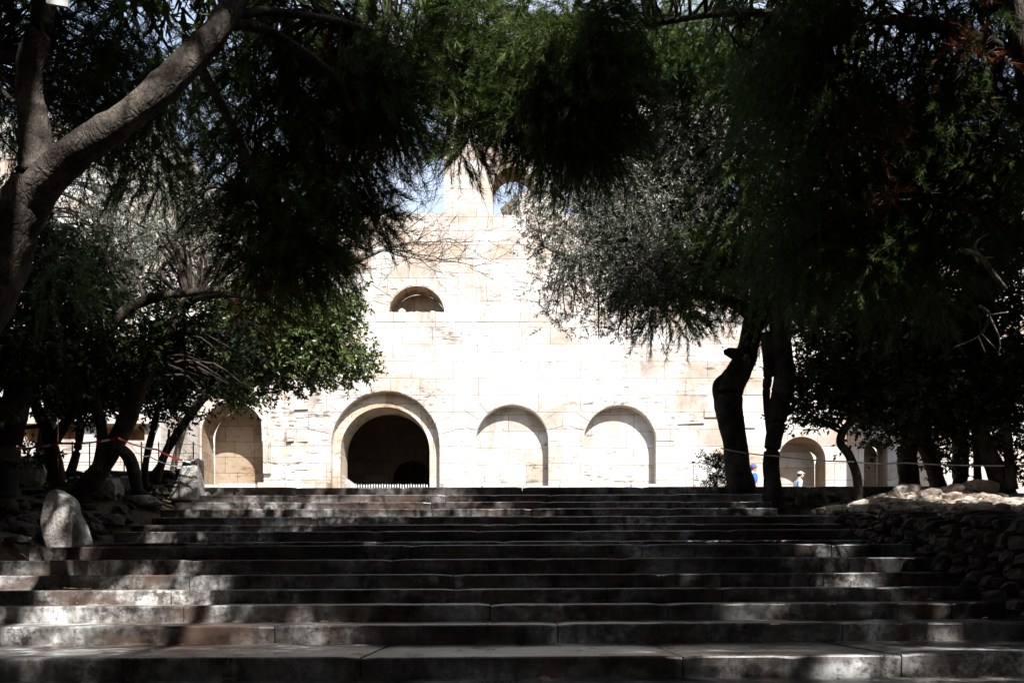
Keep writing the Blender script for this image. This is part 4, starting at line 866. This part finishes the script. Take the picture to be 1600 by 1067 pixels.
M['litter'] = flat('dry fallen leaves', (.20, .12, .07))
tag(link('leaf_litter', mesh_from(vs, fs), M['litter']), 'dry brown needles and leaves fallen on the steps', 'leaf litter', kind='stuff')

# ------------------------------------------------------------------ barrier tapes
def ribbon(name, pts, w, m, label, sag=.05, cat='tape'):
    mb_ = MB(); q = []
    for a, b_ in zip(pts, pts[1:]):
        A, Bq = P(*a), P(*b_); n = 14
        for i in range(n+1): t = i/n; p = A.lerp(Bq, t); p.z -= sag*4*t*(1-t); q.append(p)
    vs = []
    for i, p in enumerate(q):
        an = .6*math.sin(i*.21)+.3; vs += [p+Vector((0, -math.sin(an), math.cos(an)))*w/2, p-Vector((0, -math.sin(an), math.cos(an)))*w/2]
    vs2 = [v_+Vector((0, .001, 0)) for v_ in vs]; k = len(vs); n = len(q)
    fs = [(2*i, 2*i+1, 2*i+3, 2*i+2) for i in range(n-1)]
    mb_.add(vs, fs); return tag(mb_.build(name, M[m], None, True), label, cat)
ribbon('barrier_tape', [(10, 700, 11.3), (92, 692, 11.3), (185, 684, 11.2), (245, 702, 12.0), (300, 722, 12.8)], .03, 'tape', 'red and white barrier tape strung between the trunks on the left', .03)
ribbon('barrier_tape', [(91, 655, 11.28), (90.5, 700, 11.28), (91, 742, 11.28)], .035, 'red_tape', 'red tape end hanging straight down from the barrier line at left', 0)
ribbon('barrier_tape', [(205, 696, 11.4), (232, 712, 12.0), (300, 728, 12.8)], .018, 'white_tape', 'thin pale tape sagging below the red one beside the wedge stone', .06)
ribbon('barrier_tape', [(1126, 700, 12.98), (1210, 712, 12.6), (1330, 721, 12.5), (1415, 723, 13.2), (1610, 727, 13.0)], .022, 'white_tape', 'long white tape stretched across the trunks on the right bank', .02)
# wire fence behind the left trunks
wf = empty('wire_fence', P(150, 770, 14.8), 'thin wire fence behind the trunks left of the wedge stone', 'fence')
b = MB()
for px in range(5, 310, 27): b.tube([P(px, 775, 14.8), P(px, 690, 14.8)], [.012, .012], 5)
b.build('posts', M['iron'], wf)
b = MB()
for py in (694, 708, 722, 736): b.tube([P(0, py, 14.8), P(305, py, 14.8)], [.005, .005], 4)
b.build('wires', M['iron'], wf)
# sign board top left on the trunk
b = MB(); a = [P(70, -42, 5.25), P(107, -38, 5.25), P(106, 11, 5.25), P(72, 5, 5.25)]
b.add(a+[p+Vector((0, .02, 0)) for p in a], [(0, 1, 2, 3), (7, 6, 5, 4), (0, 4, 5, 1), (1, 5, 6, 2), (2, 6, 7, 3), (3, 7, 4, 0)])
tag(b.build('tree_sign', M['sign']), 'small pale board fixed high on the left pine trunk', 'sign')

# ------------------------------------------------------------------ people
def skin_fig(joints, edges, name, m, parent, levels=2):
    me = bpy.data.meshes.new(name); me.from_pydata([j[0] for j in joints], edges, []); ob = bpy.data.objects.new(name, me); C.objects.link(ob)
    sk = ob.modifiers.new('s', 'SKIN'); sk.use_smooth_shade = True
    for i, j in enumerate(joints):
        r = j[1]; me.skin_vertices[0].data[i].radius = (r, r) if not isinstance(r, tuple) else r
    me.skin_vertices[0].data[0].use_root = True
    su = ob.modifiers.new('u', 'SUBSURF'); su.levels = levels; su.render_levels = levels
    dg = bpy.context.evaluated_depsgraph_get(); dg.update(); nm = bpy.data.meshes.new_from_object(ob.evaluated_get(dg))
    bpy.data.objects.remove(ob); nm.materials.clear(); return link(name, nm, m, parent, True)
def ell(c, r, name, m, parent, sub=3):
    b_ = MB(); bm = bmesh.new(); bmesh.ops.create_icosphere(bm, subdivisions=sub, radius=1)
    b_.add([(c[0]+v_.co.x*r[0], c[1]+v_.co.y*r[1], c[2]+v_.co.z*r[2]) for v_ in bm.verts], [tuple(v_.index for v_ in f_.verts) for f_ in bm.faces]); bm.free()
    return b_.build(name, M[m], parent, True)
def person(px, ytop, d, top, lab, hood, lean=0, face=1):
    h = P(px, ytop, d); gz = 2.3; H_ = h.z-gz; x, y = h.x, d; s = H_/1.72; ln = lean
    r = empty('person', (x, y, gz), lab, 'person')
    def J(a, b_, c): return (x+a*s*face, y+b_*s, gz+c*s)
    hx = ln
    body = [(J(0, 0, .95), (.15, .12)), (J(hx*.4, 0, 1.15), (.14, .11)), (J(hx*.8, 0, 1.38), (.17, .12)), (J(hx, 0, 1.48), .06), (J(hx*1.15+.01, 0, 1.56), .06), (J(hx*1.2+.03, 0, 1.64), .085),
            (J(-.02, -.1, .88), .1), (J(.06, -.1, .48), .065), (J(.02, -.1, .1), .045), (J(.16, -.11, .03), .04), (J(-.02, .1, .88), .1), (J(-.08, .1, .48), .065), (J(-.2, .1, .12), .045), (J(-.07, .11, .04), .04),
            (J(hx*.8, -.19, 1.40), .065), (J(hx*.8-.04, -.24, 1.13), .045), (J(hx*.8+.14, -.22, .93), .035), (J(hx*.8+.2, -.22, .87), .03), (J(hx*.8, .19, 1.40), .065), (J(hx*.8-.06, .24, 1.13), .045), (J(hx*.8+.08, .22, .92), .035), (J(hx*.8+.13, .22, .86), .03)]
    ed = [(0, 1), (1, 2), (2, 3), (3, 4), (4, 5), (0, 6), (6, 7), (7, 8), (8, 9), (0, 10), (10, 11), (11, 12), (12, 13), (2, 14), (14, 15), (15, 16), (16, 17), (2, 18), (18, 19), (19, 20), (20, 21)]
    skin_fig([(a, (b_*s if not isinstance(b_, tuple) else (b_[0]*s, b_[1]*s))) for a, b_ in body], ed, 'body', M['skin'], r)
    sh_ = [body[i] for i in (0, 1, 2, 14, 15, 18, 19)]
    skin_fig([(a, ((b_+.022)*s if not isinstance(b_, tuple) else ((b_[0]+.02)*s, (b_[1]+.02)*s))) for a, b_ in sh_], [(0, 1), (1, 2), (2, 3), (3, 4), (2, 5), (5, 6)], 'shirt', M[top], r)
    tr_ = [body[i] for i in (0, 6, 7, 8, 10, 11, 12)]
    skin_fig([((a[0], a[1], a[2]-.03), ((b_+.018)*s if not isinstance(b_, tuple) else (.15*s, .12*s))) for a, b_ in tr_], [(0, 1), (1, 2), (2, 3), (0, 4), (4, 5), (5, 6)], 'trousers', M['trouser'], r)
    hc = J(hx*1.2+.03, 0, 1.62)
    hd = ell(hc, (.098*s, .078*s, .118*s), 'head', 'skin', r); ell((hc[0]+.1*s*face, hc[1], hc[2]-.01*s), (.018*s, .014*s, .024*s), 'nose', 'skin', hd, 2)
    ell((hc[0]+.075*s*face, hc[1], hc[2]+.02*s), (.028*s, .068*s, .018*s), 'sunglasses', 'glass', hd, 2)
    if hood:
        ell((hc[0]-.012*s*face, hc[1], hc[2]+.03*s), (.108*s, .095*s, .112*s), 'knitted_hat', 'purple', hd)
    else:
        ell((hc[0]-.015*s*face, hc[1], hc[2]+.012*s), (.098*s, .084*s, .1*s), 'hair', 'hair', hd)
        ell((hc[0]-.008*s*face, hc[1], hc[2]+.06*s), (.106*s, .092*s, .068*s), 'cap', 'grey_cap', hd); ell((hc[0]+.1*s*face, hc[1], hc[2]+.05*s), (.07*s, .06*s, .01*s), 'cap_brim', 'grey_cap', hd, 2)
person(1176, 726, 25, 'blue', 'person in a purple hat and bright blue jacket, between the two big trunks', True, .0)
person(1243, 737.5, 25, 'pale_blue', 'person in a pale cap, dark glasses and light blue shirt, leaning forward', False, .12)
